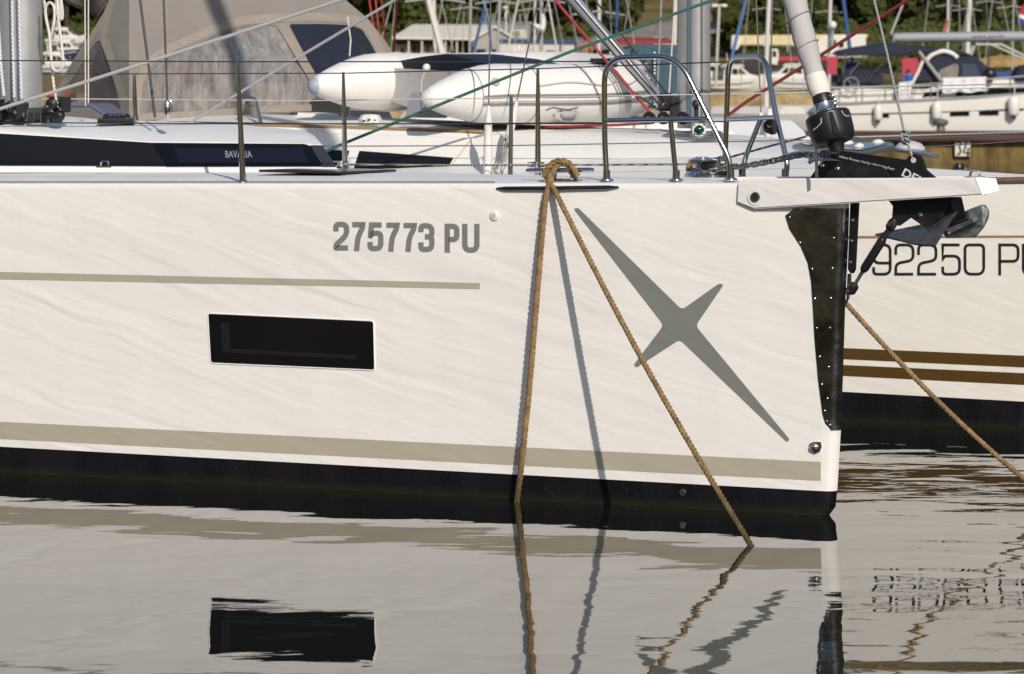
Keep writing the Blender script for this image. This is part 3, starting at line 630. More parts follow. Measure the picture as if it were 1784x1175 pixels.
def chain():
    a = spline([B1(1268, 291, .36), B1(1300, 289, .34), B1(1345, 281, .30), B1(1385, 272, .24), B1(1412, 269, .20)], 20)
    o = thing('anchor_chain', 'galvanised anchor chain running from the windlass to the black anchor shank', 'chain', tuple(a[0]))
    L = 0; acc = [a[0]]; step = .0245
    for p, q in zip(a, a[1:]):
        L += (q - p).length
        if L >= step: acc.append(q); L = 0
    wind = [B1(1203, 297, .36), B1(1212, 299, .33), B1(1224, 300.5, .32), B1(1236, 299, .33), B1(1248, 297, .34), B1(1259, 294, .35)]
    acc = wind + acc; mesh = None
    for i, (p, q) in enumerate(zip(acc, acc[1:])):
        d = (q - p).normalized(); m = (p + q) / 2; s = Vector((0, 0, 1)) if i % 2 else Vector((.5, -.85, 0)); s = (s - d * s.dot(d)).normalized(); s = (s + d.cross(s) * .35).normalized()
        if mesh is None:
            hl, hw = .0115, .011; ring = [Vector((math.cos(t) * hw + 0, math.sin(t) * hw + (hl if math.sin(t) >= 0 else -hl), 0)) for t in [2 * math.pi * k / 16 + .0001 for k in range(17)]]
            mb = MB().tube(ring, .0048, 6, False); me0 = mb.build('link', GALV, o); mesh = me0.data
            # build() stored positions relative to the thing; make the shared mesh local instead
            for v in mesh.vertices: v.co += Vector(ORG[o.name])
            l = me0
        else:
            l = bpy.data.objects.new('link', mesh); COL.objects.link(l); l.parent = o
        M = Matrix((s, d, s.cross(d))).transposed().to_4x4(); M.translation = m - Vector(ORG[o.name]); l.matrix_local = M
    e = B1(1425, 271, .18)
    sh = MB().tube(fillet([B1(1408, 272, .19), B1(1412, 282, .18), B1(1422, 280, .17), B1(1427, 272, .17), B1(1424, 265, .17), B1(1412, 267, .18)], .02), .0055, 8); sh.tube([B1(1409, 284, .17), B1(1417, 279, .17)], .009, 8); sh.build('shackle', STEEL, o)
    tb = MB().tube(fillet([B1(1424, 274, .17), B1(1432, 263, .17), B1(1441, 263, .17), B1(1444, 272, .17), B1(1434, 279, .17), B1(1424, 275, .17)], .02), .006, 8); tb.build('swivel', STEEL, o)
chain()

def anchor():
    A = lambda x, y, d=.16: SP(x, y, d)                              # plane of the shank, inside the two cheeks
    o = thing('anchor', 'black plough anchor with pointed grey flukes hanging from the white bowsprit', 'anchor', tuple(A(1560, 310)))
    K = mat('black_anchor_paint', (.010, .010, .011), .38, 0, .5, .25, 20); KD = mat('worn_black_metal', (.014, .013, .011), .5, .2, .5, .7, 14)
    sh = MB().prism([A(x, y, .145) for x, y in ((1447, 263), (1470, 263.5), (1582, 279.5), (1607, 294), (1640, 322), (1652, 362), (1640, 385), (1618, 380), (1600, 330), (1549, 312), (1500, 290), (1447, 276))], PP * .03)
    s = sh.build('shank', K, o, 0, bevel=.003)
    MB().prism([A(x, y, .149) for x, y in ((1430, 262), (1449, 262.5), (1449, 277), (1432, 275), (1424, 270))], PP * .022).build('shank_end', GALV, s, 0, bevel=.003)
    lug = [(1575, 284), (1582, 273), (1592, 268.5), (1601, 271), (1606, 280), (1613, 301), (1590, 297)]
    lg = MB().prism([A(x, y, .150) for x, y in lug], PP * .02).build('lifting_lug', K, o, 0, bevel=.002)
    MB().lathe(A(1591.5, 279.5, .148), [(0, .0125), (.0015, .0125)], 14, -NI).build('lug_hole', mat('pale_gap', (.6, .59, .56), .6), lg, 0)
    # lettering on the shank
    text_mb('Lifetime Warranty \u2022 Fast Set \u2022 High Holding Power', pxbox(A, .1425, (1463, 270.5), (1559, 293), (1558, 298.5), (1462, 276))).build('shank_lettering', mat('white_print', (.7, .7, .7), .5), s, 0)
    text_mb('DELTA', pxbox(A, .1425, (1577, 293), (1637, 325), (1630, 338), (1570, 306)), bold=.02).build('shank_lettering', MATS['white_print'], s, 0)
    # roller cheeks above the beam
    MB().prism([A(x, y, .10) for x, y in ((1407, 316), (1429, 283), (1437, 280.5), (1478, 281), (1536, 291), (1556, 316))], PP * .012).build('roller_cheek', KD, o, 0, bevel=.002)
    for x, y in ((1459, 294), (1433, 288)): MB().lathe(A(x, y, .098), [(0, .011), (.004, .010), (.007, .006)], 10, -NI).build('bolt', STEEL, o)
    # lower bracket
    MB().prism([A(x, y, .10) for x, y in ((1543, 345), (1660, 340), (1651, 361), (1636, 389), (1621, 401), (1610, 396), (1586, 379.5), (1566, 394), (1553, 389), (1555, 359))], PP * .012).build('lower_bracket', KD, o, 0, bevel=.002)
    MB().lathe(A(1603, 374.5, .098), [(0, .014), (.005, .012), (.009, .007)], 12, -NI).build('bolt', STEEL, o)
    MB().prism([A(x, y, .12) for x, y in ((1643, 344), (1654, 344), (1662, 380), (1648, 385))], PP * .10).build('shank_arm', KD, o, 0, bevel=.003)
    # flukes: two plates meeting along the ridge
    T = A(1524, 408, .16); Rr = A(1652, 378, .20); nb = A(1630, 428, -.06); ns = A(1595, 425, -.02); sp = A(1670, 367, .10)
    k = MB().quad(T, A(1606, 391, .19), Rr, sp, nb, ns)
    und = Vector((0, .012, -.008))
    k.prism([T, A(1606, 391, .19), A(1640, 386, .19), nb, ns], und); k.prism([A(1636, 392, .17), sp, A(1664, 373, .11), nb, A(1627, 426, -.05)], und)
    k.build('fluke', GALV, o, 0, bevel=.002)
    f = MB().prism([A(x, y, d) for x, y, d in ((1640, 404, .25), (1668, 374, .25), (1690, 364, .32), (1710, 356.5, .38), (1717, 357, .40), (1723, 366, .40), (1722, 379, .40), (1714, 395, .38), (1700, 412, .36), (1648, 414, .25))], Vector((.004, .014, -.004)))
    f.build('fluke', GALV, o, 0, bevel=.002)
    MB().prism([A(x, y, d) for x, y, d in ((1648, 402, .235), (1700, 382, .31), (1706, 386, .32), (1652, 412, .24))], Vector((0, -.012, .01))).build('fluke_rib', GALV, o, 0, bevel=.002)
    MB().tube([A(1615, 402, .12), A(1634, 384, .15), A(1648, 378, .16)], [.006, .016, .02], 10).build('fluke_neck', GALV, o)
    # turnbuckle of the bobstay
    b = thing('bobstay_turnbuckle', 'black bobstay turnbuckle slanting from the stem guard up to the anchor bracket', 'turnbuckle', tuple(A(1470, 510)))
    p, q = S1.pt(0, B1(1467, 512).z, 0) + FW * .016 + PP * .007, A(1556, 388, .11)
    L = lambda t: p.lerp(q, t)
    MB().tube([L(.30), L(.33), L(.36), L(.74), L(.77), L(.80)], [.010, .018, .021, .021, .018, .010], 12).build('barrel', BLACK, b)
    MB().tube([L(.10), L(.31)], .0095, 10).build('threaded_rod', STEEL, b); MB().tube([L(.78), L(.95)], [.017, .010], 10).build('upper_rod', BLACK, b)
    MB().tube([L(.0), L(.03), L(.11), L(.14)], [.016, .026, .026, .014], 10).build('lower_toggle', BLACK, b); MB().tube([L(.90), L(.93), L(1.0), L(1.05)], [.016, .024, .024, .015], 10).build('upper_toggle', BLACK, b)
    pn = MB().lathe(L(.02) - PP * .03, [(0, .012), (.06, .012)], 10, PP); pn.lathe(L(.98) - PP * .03, [(0, .010), (.05, .010)], 10, PP); pn.build('pins', STEEL, b)
    # line that holds the anchor up
    h = [A(1518, -30, .16), A(1523, 0, .16), A(1548, 105, .16), A(1572, 215, .16), A(1577, 240, .16), A(1589, 272, .155), A(1592, 280, .150)]
    kn = MB().tube(h, .0062, 7)
    kn.build('anchor_line', FLECK, None, 60, origin=tuple(h[-1])); ob = bpy.data.objects['anchor_line']; tag(ob, 'thin black and white line with a knot holding up the anchor shank lug', 'rope')
    k2 = MB()
    for i in range(3): k2.tube(spline([A(1577 + dx, 232 + dy + 7 * i, .16 + dz) for dx, dy, dz in ((-6, 0, 0), (0, -4, -.02), (7, 0, 0), (0, 5, .02), (-6, 1, 0))], 4), .007, 7)
    k2.tube(spline([A(1576, 232, .15), A(1570, 236, .14), A(1573, 243, .14), A(1579, 246, .15)], 4), .006, 6); k2.build('knot', FLECK, ob)
anchor()
# genoa sheets of the near yacht, rising to the clew high above the frame
p = MB().tube([B1(-60, 207, .9), B1(0, 190, .9), B1(300, 95, .85), B1(595, 0, .8), B1(900, -98, .7)], .0095, 8).build('headsail_sheet', GROPE, None, 60, origin=tuple(B1(0, 190, .9)))
tag(p, 'upper pale grey sheet rising from the near mast foot across the beige hood', 'rope', 'grey headsail sheets')
p = MB().tube([B1(328, 216, 1.75), B1(500, 112, 1.5), B1(690, -1, 1.25), B1(900, -125, 1.0)], .0085, 8).build('headsail_sheet', GROPE, None, 60, origin=tuple(B1(330, 215, 1.7)))
tag(p, 'lower pale grey sheet rising from the near cabin roof towards the red halyards', 'rope', 'grey headsail sheets')
# halyard coil hanging on the mast
hc = [B1(76, -10, 1.15), B1(79, 20, 1.15), B1(83, 45, 1.15), B1(88, 80, 1.15), B1(90, 110, 1.15), B1(94, 150, 1.12), B1(101, 188, 1.1)]
m = rope_mb(hc, .0085, strands=2)
c2 = spline([B1(88, 70, 1.13), B1(92, 50, 1.1), B1(95, 30, 1.1), B1(94, 12, 1.1), B1(87, 5, 1.1), B1(80, 12, 1.1), B1(80, 30, 1.1), B1(86, 60, 1.1), B1(88, 90, 1.1), B1(92, 118, 1.1), B1(100, 124, 1.1), B1(108, 118, 1.1), B1(110, 106, 1.1), B1(107, 75, 1.1), B1(102, 35, 1.1), B1(99, -10, 1.1)], 6)
m.tube(c2, .0085, 7)
for k in range(3): m.tube(spline([B1(97 + 3 * k, -10, 1.12), B1(99 + 3 * k, 20, 1.1), B1(104 + 2 * k, 34, 1.1), B1(107 + k, 20, 1.1), B1(105, -10, 1.1)], 5), .008, 6)
tag(m.build('halyard_coil', WROPE, None, 60, origin=tuple(hc[-1])), 'white halyard coil hanging beside the near silver mast', 'rope')
# standing rigging of the near yacht
def rig(nm, pts, r, m, fit=None):
    s = MB().tube(pts, r, 7).build(nm, m, Y1)
    if fit: MB().tube(fit, [.010, .019, .019, .012], 10).build('turnbuckle', STEEL, s)
rig('shroud', [B1(292, 206, 1.0), B1(291, 160, 1.0), B1(285, 0, 1.0), B1(278, -200, 1.02)], .0058, STEEL, [B1(291.5, 175, 1.0), B1(291.6, 182, 1.0), B1(292, 205, 1.0), B1(292, 209, 1.0)])
rig('shroud', [B1(270, 205, 1.1), B1(262, 140, 1.1), B1(244, 0, 1.1), B1(220, -180, 1.1)], .0072, KWIRE)
rig('flag_halyard', [B1(149, 185, 1.3), B1(148, -10, 1.3)], .0035, WROPE); rig('flag_halyard', [B1(154, 180, 1.3), B1(154, -10, 1.3)], .0035, WROPE)
# ================================================================== YACHT 2 (cream yacht alongside)
O2 = B2(1850, 300); S2 = Hull(B2, O2, [(1862, 290), (1852, 310), (1838, 420), (1818, 600), (1806, 690), (1796, 740), (1775, 765), (1700, 830)], ((900, 317), (1784, 307)), ((1465, 682.7), (1784, 700)), .06, 4.0)
S2.camber = lambda k: .20 * math.sin(math.pi * k) ** 1.7
MAST2_Q = 1.5
def number_mb(B, q):
    mb = MB(); S = .1873; cells = [('9', 372, 552), ('2', 578, 765), ('2', 790, 978), ('5', 1015, 1197), ('0', 1222, 1422), ('P', 1545, 1742), ('U', 1765, 1965)]
    G = {'9': ([(0, .76), (0, 1), (1, 1), (1, 0), (0, 0), (0, .62), (1, .62)], 11), '2': ([(0, .34), (0, 0), (1, 0), (1, .52), (0, .64), (0, 1), (1, 1)], [11, 11, 9, 9, 0]),
         '5': ([(1, 0), (0, 0), (0, .50), (.12, .38), (1, .38), (1, 1), (0, 1), (0, .74)], [0, 0, 2, 11, 11, 11]), '0': ([(0, 0), (1, 0), (1, 1), (0, 1)], 12), 'P': ([(0, 1.04), (0, 0), (1, 0), (1, .56), (0, .56)], [0, 10, 10]), 'U': ([(0, -.04), (0, 1), (1, 1), (1, -.04)], 11)}
    for ch, a, b in cells:
        x0, x1 = 1450 + a * S + 2.4, 1450 + b * S - 2.4; y0, y1 = 427, 478; pth, rad = G[ch]
        for qd in stroke([(x0 + (x1 - x0) * u, y0 + (y1 - y0) * v) for u, v in pth], 4.9, rad, ch == '0'): mb.quad(*[B(v.x, v.y, q) for v in qd])
    return mb
def yacht_far():
    o = thing('sailing_yacht', 'cream sailing yacht moored behind, registered 92250 PU, with double brown stripes and black bottom', 'sailing yacht', (O2.x, O2.y, 0))
    tops, low, deck = S2.shell(); uv = S2.uv
    tops.build('hull', GEL2, o, 40, uv=uv); low.build('antifouling', ANTI, o, 40); deck.build('deck', DECK2, o, 30)
    BR = gelcoat('brown_stripe', (.085, .048, .012), .0045); BR2 = mat('brown_rub_rail', (.16, .09, .065), .55, var=.2, vscale=30)
    q = -.002; ends = (700, 1850)
    def band(a, b, c, d, m, nm):
        f = lambda y0, y1, x: y0 + (y1 - y0) * (x - 1465) / 319
        xs = [600, 1000, 1465, 1784, 1800]
        MB().grid([[B2(x, f(a, b, x), q) for x in xs], [B2(x, f(c, d, x), q) for x in xs]]).build(nm, m, o, 0, uv=uv)
    band(606.5, 620, 626, 640.5, BR, 'brown_stripe'); band(636, 650.5, 655, 671, BR, 'brown_stripe'); band(411.5, 410.5, 416, 414.5, mat('tan_line', (.30, .19, .09), .4), 'pin_stripe')
    number_mb(B2, -.003).build('registration_number', mat('black_film', (.02, .018, .015), .35), o, 0)
    MB().tube([B2(x, 322 - (x - 900) / 884 * 15 + 7.5, .004) for x in (500, 1000, 1500, 1840)], .021, 8).build('rub_rail', BR2, o)
    # coachroof
    C = [(-500, 306, 214, 202, 192), (-100, 305, 216, 204, 194), (330, 303, 219, 207, 196), (600, 302, 226, 213, 203), (800, 303, 233, 221, 211), (840, 304, 236, 223, 214), (1000, 306, 240, 228, 221), (1150, 308, 248, 233, 225), (1300, 309, 266, 246, 238), (1430, 309, 291, 272, 262), (1500, 309, 305, 296, 288)]
    r0 = [B2(x, a, .50) for x, a, b, c, d in C]; r1 = [B2(x, b, .68) for x, a, b, c, d in C]; r2 = [B2(x, c, 1.2) for x, a, b, c, d in C]; r3 = [B2(x, d, 1.9) for x, a, b, c, d in C]
    r4 = [p + PP * 1.0 - Vector((0, 0, .03)) - FW * .5 for p in r3]; r5 = [p + PP * .5 - Vector((0, 0, .35)) - FW * .2 for p in r4]
    cr = MB().grid([r0, r1, r2, r3, r4, r5]); cr.quad(*[r[-1] for r in (r0, r1, r2, r3, r4, r5)]); cr.build('coachroof', DECK2, o, 50, bevel=.03)
    fc = lambda x, y, d=-.012: B2(x, y, .50 + .18 * (305 - y) / 75 + d)
    GW = mat('brown_black_glass', (.012, .009, .010), .07)
    MB().quad(*[fc(x, y) for x, y in ((626, 263), (790, 275), (783, 288), (773, 300), (615, 297))]).build('cabin_window', GW, o, 0)
    MB().quad(*[fc(x, y) for x, y in ((440, 254), (609, 263), (598, 297), (440, 297))]).build('cabin_window', GW, o, 0)
    MB().tube([fc(x, y, -.004) for x, y in ((780, 300), (795, 277), (822, 240))], .0035, 6).build('moulding_edge', mat('tan_sealant', (.5, .42, .32), .6), o)
    MB().prism([B2(x, y, .74) for x, y in ((200, 209), (440, 214.5), (835, 227), (842, 233), (440, 221), (200, 215))], NI * .05).build('grab_rail', TEAK, o, 0, bevel=.006)
    # hatches and vents on the foredeck
    AL = mat('hatch_frame', (.42, .43, .45), .3, .9); SM = mat('smoked_acrylic', (.03, .035, .045), .06)
    def hatch(pts, inner):
        h = MB().prism([B2(*p) for p in pts], Vector((0, 0, .03))).build('hatch', AL, o, 0, bevel=.008)
        MB().quad(*[B2(*p) + Vector((0, 0, .0325)) for p in inner]).build('hatch_pane', SM, h, 0)
    hatch([(1152, 243, 1.0), (1172, 236, 1.35), (1258, 236, 1.4), (1264, 243, 1.1), (1212, 250, .85)], [(1162, 242.5, 1.05), (1177, 237.5, 1.3), (1253, 237.5, 1.34), (1256, 242.5, 1.1), (1212, 248, .92)])
    hatch([(1379, 261, .95), (1400, 255, 1.2), (1488, 246, 1.55), (1556, 256, 1.2), (1559, 262, 1.1), (1500, 274, .75)], [(1395, 260, .98), (1408, 256.5, 1.2), (1488, 248, 1.5), (1546, 257, 1.2), (1545, 261, 1.1), (1498, 271, .8)])
    v = MB()
    for x, y, q_, w_ in ((1475, 256, 1.15, .055), (1497, 262, 1.0, .04), (1530, 255, 1.2, .045), (1405, 250, 1.3, .045)): v.lathe(B2(x, y, q_), [(0, w_), (.015, w_), (.035, w_ * .7), (.045, .01)], 14)
    v.build('deck_vents', PLASTW, o)
    MB().prism([B2(x, y, q_) for x, y, q_ in ((1552, 264, 1.3), (1556, 260, 1.5), (1600, 265, 1.4), (1638, 274, 1.2), (1634, 277, 1.1))], Vector((0, 0, .018))).build('hatch', AL, o, 0, bevel=.01)
    MB().lathe(B2(1585, 262, 1.5), [(0, .10), (.02, .095), (.045, .07), (.06, .02)], 18).build('deck_dome', mat('pale_grey', (.5, .5, .51), .45), o)
    MB().lathe(B2(645, 214, .95), [(0, .078), (.02, .078), (.05, .06), (.056, .02)], 8).build('dome_vent', PLASTW, o, 20)
    sl_ = MB()
    for dx in (-11, -2, 8): sl_.box(B2(645 + dx, 208 + abs(dx) * .2, .87), .02, .01, .008)
    sl_.build('vent_slots', BLACK, o, 0)
    MB().lathe(B2(1671, 296, .5), [(0, .03), (.02, .03), (.04, .02)], 10).build('deck_fitting', BLACK, o)
    MB().prism([B2(x, y, 1.1) for x, y in ((994, 236), (1030, 237.5), (1044, 233.5), (1046, 236.5), (1030, 240), (995, 239))], NI * .03).build('boat_hook_rest', mat('pale_grey', (.5, .5, .51), .45), o, 0, bevel=.004)
    # mast, vang, blocks
    mf = B2(1209, 224, MAST2_Q); ang = R(-28)
    mp = [mf + Matrix.Rotation(ang, 3, 'Z') @ Vector((.112 * math.cos(a), .085 * math.sin(a), 0)) for a in [2 * math.pi * k / 32 for k in range(32)]]
    MB().grid([mp, [p + Vector((0, 0, 14)) for p in mp]], True).build('mast', ALU, o, 40)
    g = MB()
    for x, wd in ((1203, .010), (1222, .012)): g.box(Vector((B2(x, 0, MAST2_Q).x, mf.y - .094, 2.4)), wd, .02, 1.6)
    g.build('mast_groove', MATS['groove_grey'], o, 0)
    MB().tube([B2(1201, 205, 1.38), B2(1202, -10, 1.38)], .005, 6).build('halyard', mat('teal_line', (.03, .14, .19), .7), o)
    MB().tube([B2(940, -70, 1.45), B2(1060, 70, 1.45)], .040, 14).tube([B2(1058, 66, 1.45), B2(1158, 184, 1.45)], .033, 14).build('boom_vang', ALU, o)
    k = MB()
    for a, b in (((967, -20), (1148, 182)), ((984, -20), (1152, 176)), ((1030, -8), (1168, 172))): k.tube([B2(*a, 1.36), B2(*b, 1.36)], .0062, 6)
    k.tube([B2(1100, 158, 1.36), B2(1175, 212, 1.36)], .0055, 6); k.build('vang_line', KWIRE, o)
    k = MB().box(B2(1160, 178, 1.45), .10, .05, .12, 0); k.box(B2(1176, 190, 1.45), .07, .06, .16); k.build('vang_bracket', BLACK, o, 0, bevel=.01)
    for x, q_ in ((1133, 1.15), (1158, 1.2), (1192, 1.25)):
        b = MB().lathe(B2(x, 206, q_), [(0, .038), (.012, .042), (.03, .042), (.04, .036)], 18, -NI).build('turning_block', BLACK, o)
        MB().lathe(B2(x, 206, q_) - NI * .041, [(0, .014), (.004, .013)], 12, -NI).build('sheave_pin', STEEL, b)
    cl = MB().box(B2(1213, 192, 1.25), .03, .03, .12); cl.ell(B2(1212, 182, 1.22), .025, .025, .03, 10, 6); cl.build('winch_handle', BLACK, o, bevel=.004)
    # shrouds with white covers, stanchion, lifelines
    def shroud(top, mid, bot, q_):
        s = MB().tube([B2(*top, q_), B2(*mid, q_)], .0048, 6).build('shroud', WIRE, o)
        a, b = B2(*mid, q_), B2(*bot, q_); MB().tube([a + (a - b) * .10, a, a.lerp(b, .12), a.lerp(b, .5), a.lerp(b, .96), b], [.008, .016, .024, .027, .026, .022], 12).build('shroud_cover', PLASTW, s)
    shroud((856, -60), (851, 196), (849, 312), .30); shroud((950, -60), (898, 188), (870, 310), .42)
    shroud((1316, -30), (1326, 200), (1326, 236), 3.2); shroud((1347, -30), (1341, 194), (1338, 240), 3.1)
    kn = MB()
    random.seed(5)
    for i in range(7): kn.tube(spline([B2(885 + random.uniform(-6, 8), 242 + random.uniform(-6, 14), .28 + random.uniform(-.03, .03)) for _ in range(5)], 4), .006, 5)
    kn.tube(spline([B2(884, 250, .27), B2(868, 280, .27), B2(858, 300, .25), B2(866, 312, .22)], 5), .006, 5); kn.tube(spline([B2(888, 255, .27), B2(882, 280, .26), B2(874, 306, .25)], 5), .006, 5)
    kn.build('lashing', mat('beige_cord', (.48, .42, .35), .8), o)
    s = MB().tube([B2(889, 325, .06), B2(890, 240, .06), B2(890.5, 168, .06)], [.016, .0135, .011], 10).build('stanchion', mat('grey_stanchion', (.25, .25, .26), .3, 1), o); MB().ell(B2(890.5, 168, .06), .013, .013, .013, 8, 6).build('stanchion_cap', STEEL, s)
    WL = mat('white_wire', (.62, .61, .58), .45)
    for nm, pts, m in (('lifeline', [B2(-200, 176, .06), B2(105, 172.5, .06), B2(520, 176, .06), B2(890, 171, .06), B2(1420, 161, .06), B2(1840, 150, .3)], WL), ('lifeline', [B2(-200, 258, .06), B2(890, 254, .06), B2(1500, 243, .06), B2(1840, 232, .3)], WIRE),
                       ('lifeline', [B2(900, 175, 3.6), B2(1450, 154, 2.6), B2(1784, 146, 1.4), B2(1850, 143, .8)], WL), ('lifeline', [B2(900, 262, 3.6), B2(1600, 257, 2.3), B2(1784, 246, 1.4), B2(1850, 242, .8)], WIRE)):
        MB().tube(pts, .0034, 6).build(nm, m, o)
    return o
Y2 = yacht_far()
def line(nm, label, pts, r, m, group=None, n=8):
    o = MB().tube(pts, r, n).build(nm, m, None, 60, origin=tuple(pts[0])); return tag(o, label, 'rope', group)
line('green_sheet', 'green rope rising from the cream yacht side deck across the dinghy to the upper middle', [B2(520, 285, .12), B2(590, 254, .14), B2(900, 128, .22), B2(1000, 88, .3), B2(1265, -8, .5), B2(1500, -100, .7)], .0098, GREEN)
line('red_halyard', 'bright red rope slanting past the grey vang down to the black mast foot blocks', [B2(935, -35, 1.2), B2(965, -2, 1.2), B2(1137, 202, 1.15)], .0098, RED)
line('red_halyard', 'bright red rope tail lying along the cream deck under the dinghy bow', [B2(905, 222, 1.3), B2(1010, 220, 1.2), B2(1080, 218, 1.15), B2(1140, 214, 1.15)], .009, RED)
line('dark_red_sheet', 'dark red rope rising to the right from the pulpit behind the furled sail', [B2(1262, 206, .9), B2(1300, 178, .9), B2(1440, 90, .8), B2(1600, -12, .7), B2(1750, -110, .6)], .0108, mat('dark_red_rope', (.20, .022, .02), .75, var=.2, vscale=40))
line('mooring_line', 'thin white rope stretched just below the rusty pier edge behind the black drum', [B2(1300, 246, 3.0), B2(1460, 240, 2.6), B2(1784, 231, 1.6), B2(1850, 229, 1.3)], .0055, WROPE)

# ---------------------------------------------------------------- inflatable dinghy stowed upside down
def dinghy():
    T1, T2 = P(744, 172, 24.25), P(548, 150, 25.35); a = Vector((.85, .527, 0)).normalized(); b = Vector((T2.x - T1.x, T2.y - T1.y, 0)); wid = b.length; b.normalize(); a = Vector((b.y, -b.x, 0))
    if a.x < 0: a = -a
    o = thing('inflatable_dinghy', 'white inflatable dinghy with grey stripes stowed upside down on the cream cabin roof', 'dinghy', tuple(T1))
    W = mat('white_hypalon', (.76, .745, .72), .42, 0, .4, .03, 6, .0035, 9, uvstretch=(2.2, 2.2, .6)); CAP1 = mat('pale_cap', (.60, .59, .56), .5); G1 = mat('grey_band', (.22, .21, .205), .6); NAVY = mat('navy_hull', (.006, .009, .022), .5, 0, .2)
    Z = lambda p, z: Vector((p.x, p.y, z)); z1, z2 = 1.95, 1.995; rad = .194
    sup = [(1.27 + .60 * math.sin(t) ** .9 if math.sin(t) > 0 else 1.27, .5 - .5 * math.copysign(abs(math.cos(t)) ** .75, math.cos(t))) for t in [math.pi * k / 24 for k in range(25)]]
    near = [(0, 0), (.04, 0), (.12, 0), (.22, 0), (.32, 0), (.42, 0), (.52, 0), (.75, 0), (1.0, 0)]; path = near + sup + [(s, 1) for s, _ in reversed(near)]
    rr = [.052, .078, .110, .145, .172, .189, rad, rad, rad]; radii = rr + [rad] * 25 + rr[::-1]
    C = [Z(T1 + a * s + b * wid * t, T1.z + (z1 - T1.z) * min(1, s / .5) + (T2.z - T1.z) * t + (.05 * max(0, s - 1.2))) for s, t in path]
    MB().tube(C, radii, 24).build('tube', W, o, 50)
    fr = frames(C)
    def surf(i, ang, e=.002):
        u, v = fr[i]; t = (C[min(i + 1, len(C) - 1)] - C[max(0, i - 1)]).normalized(); out = Vector((t.y, -t.x, 0)).normalized(); up = t.cross(out) if t.cross(out).z > 0 else -t.cross(out)
        return C[i] + (out * math.cos(ang) + up * math.sin(ang)) * (radii[i] + e)
    idx = list(range(4, 30))
    for a0, a1, nm in ((R(-1), R(-8), 'stripe'), (R(-17), R(-23), 'stripe')):
        MB().grid([[surf(i, a0 + (a1 - a0) * k / 2, .003) for i in idx] for k in range(3)]).build(nm, G1, o, 40)
    MB().tube([surf(i, R(-12), .004) for i in idx], .007, 6).build('rubbing_strake', W, o)
    # end caps of the cones
    for p, cm in ((C[0], CAP1), (C[-1], mat('blue_grey_cap', (.33, .38, .43), .5))):
        MB().ell(p + a * .01, .055, .055, .058, 16, 10).build('cone_cap', cm, o)
    sm = MB()
    for i in (4, 7, 13, 14, 16, 18, 19): sm.tube([surf(i, t, .001) for t in [2 * math.pi * k / 24 for k in range(25)]], .0035, 5, False)
    sm.build('seam', mat('seam_blue', (.25, .27, .32), .6), o)
    cf_ = MB().lathe(C[-7] + a * .06, [(0, .190), (.03, .197), (.08, .199), (.11, .197)], 24, a); cf_.build('glued_cuff', mat('cream_cuff', (.68, .66, .62), .55), o)
    # bottom (uppermost as it lies), V shaped
    st = lambda s, t, dz: Z(T1 + a * s + b * wid * t, z1 + (z2 - z1) * t + dz)
    rows = []
    for s, k in ((.60, 1.0), (.8, 1.0), (1.0, 1.0), (1.35, .8), (1.6, .35), (1.7, .15)):
        rows.append([st(s, .06 + .1 * (1 - k), -.02), st(s, .10 + .1 * (1 - k), .13 + .05 * k), st(s, .3, .165 * k + .05), st(s, .5, .155 * k + .085), st(s, .7, .165 * k + .05), st(s, .9 - .1 * (1 - k), .13 + .05 * k), st(s, .94 - .1 * (1 - k), -.02)])
    MB().grid(rows).quad(*rows[0]).build('bottom', NAVY, o, 50)
    # transom
    t_ = [st(.52, t, dz) for t, dz in ((.10, .13), (.10, -.10), (.2, -.16), (.50, -.175), (.62, -.165), (.70, -.14), (.9, -.10), (.9, .13))]
    MB().prism(t_, a * .04).build('transom', mat('grey_white_board', (.50, .475, .46), .55, var=.06, vscale=6), o, 0, bevel=.006)
    MB().tube([st(.515, t, dz) for t, dz in ((.12, -.05), (.2, -.15), (.5, -.165), (.62, -.155), (.7, -.10))], .008, 6).build('transom_edge', W, o)
    MB().prism([P(705, 205, 24.6), P(716, 161, 24.6), P(745, 161, 24.6), P(775, 180, 24.55), P(770, 206, 24.55)], Vector((.03, .03, 0))).build('folded_seat', mat('lilac_grey', (.22, .21, .25), .7, bump=.003, bscale=50), o, 0)
    # lettering, upside down as the dinghy lies
    i0, i1 = 7, 9
    def mp(u, v):
        s = .50 + .56 * (1 - (u * .30 + .08)) ; f = (s - .5) / .45
        p = C[6].lerp(C[8], min(1.2, (s - .5) / .45)); an = R(-34) - R(20) * v
        return p + (-b * math.cos(an) + Vector((0, 0, 1)) * math.sin(an)) * (rad + .003)
    text_mb('Mirar', mp, bold=.0, shear=.3).build('lettering', mat('dark_print', (.05, .05, .055), .5), o, 0)
    MB().tube([C[6].lerp(C[8], t) + (-b * math.cos(R(an)) + Vector((0, 0, 1)) * math.sin(R(an))) * (rad + .003) for t, an in ((.62, -33), (.72, -27), (.85, -30), (1.0, -32), (1.15, -27))], .003, 5).build('logo_line', MATS['dark_print'], o)
    for i, an in ((8, R(-42)), (14, R(38))):
        c = surf(i, an, .004); t_ = (C[i + 1] - C[i - 1]).normalized(); up = Vector((0, 0, 1)); h = MB().ell(c, .10, .012, .055, 16, 6, Matrix((t_, t_.cross(up).normalized(), up)).transposed()); hp = h.build('handle_patch', mat('patch_grey', (.42, .41, .39), .6), o)
        MB().tube(fillet([c - t_ * .06, c - t_ * .045 + (c - C[i]).normalized() * .035, c + t_ * .045 + (c - C[i]).normalized() * .035, c + t_ * .06], .02), .009, 6).build('handle', mat('grey_band', (.22, .21, .205), .6), hp)
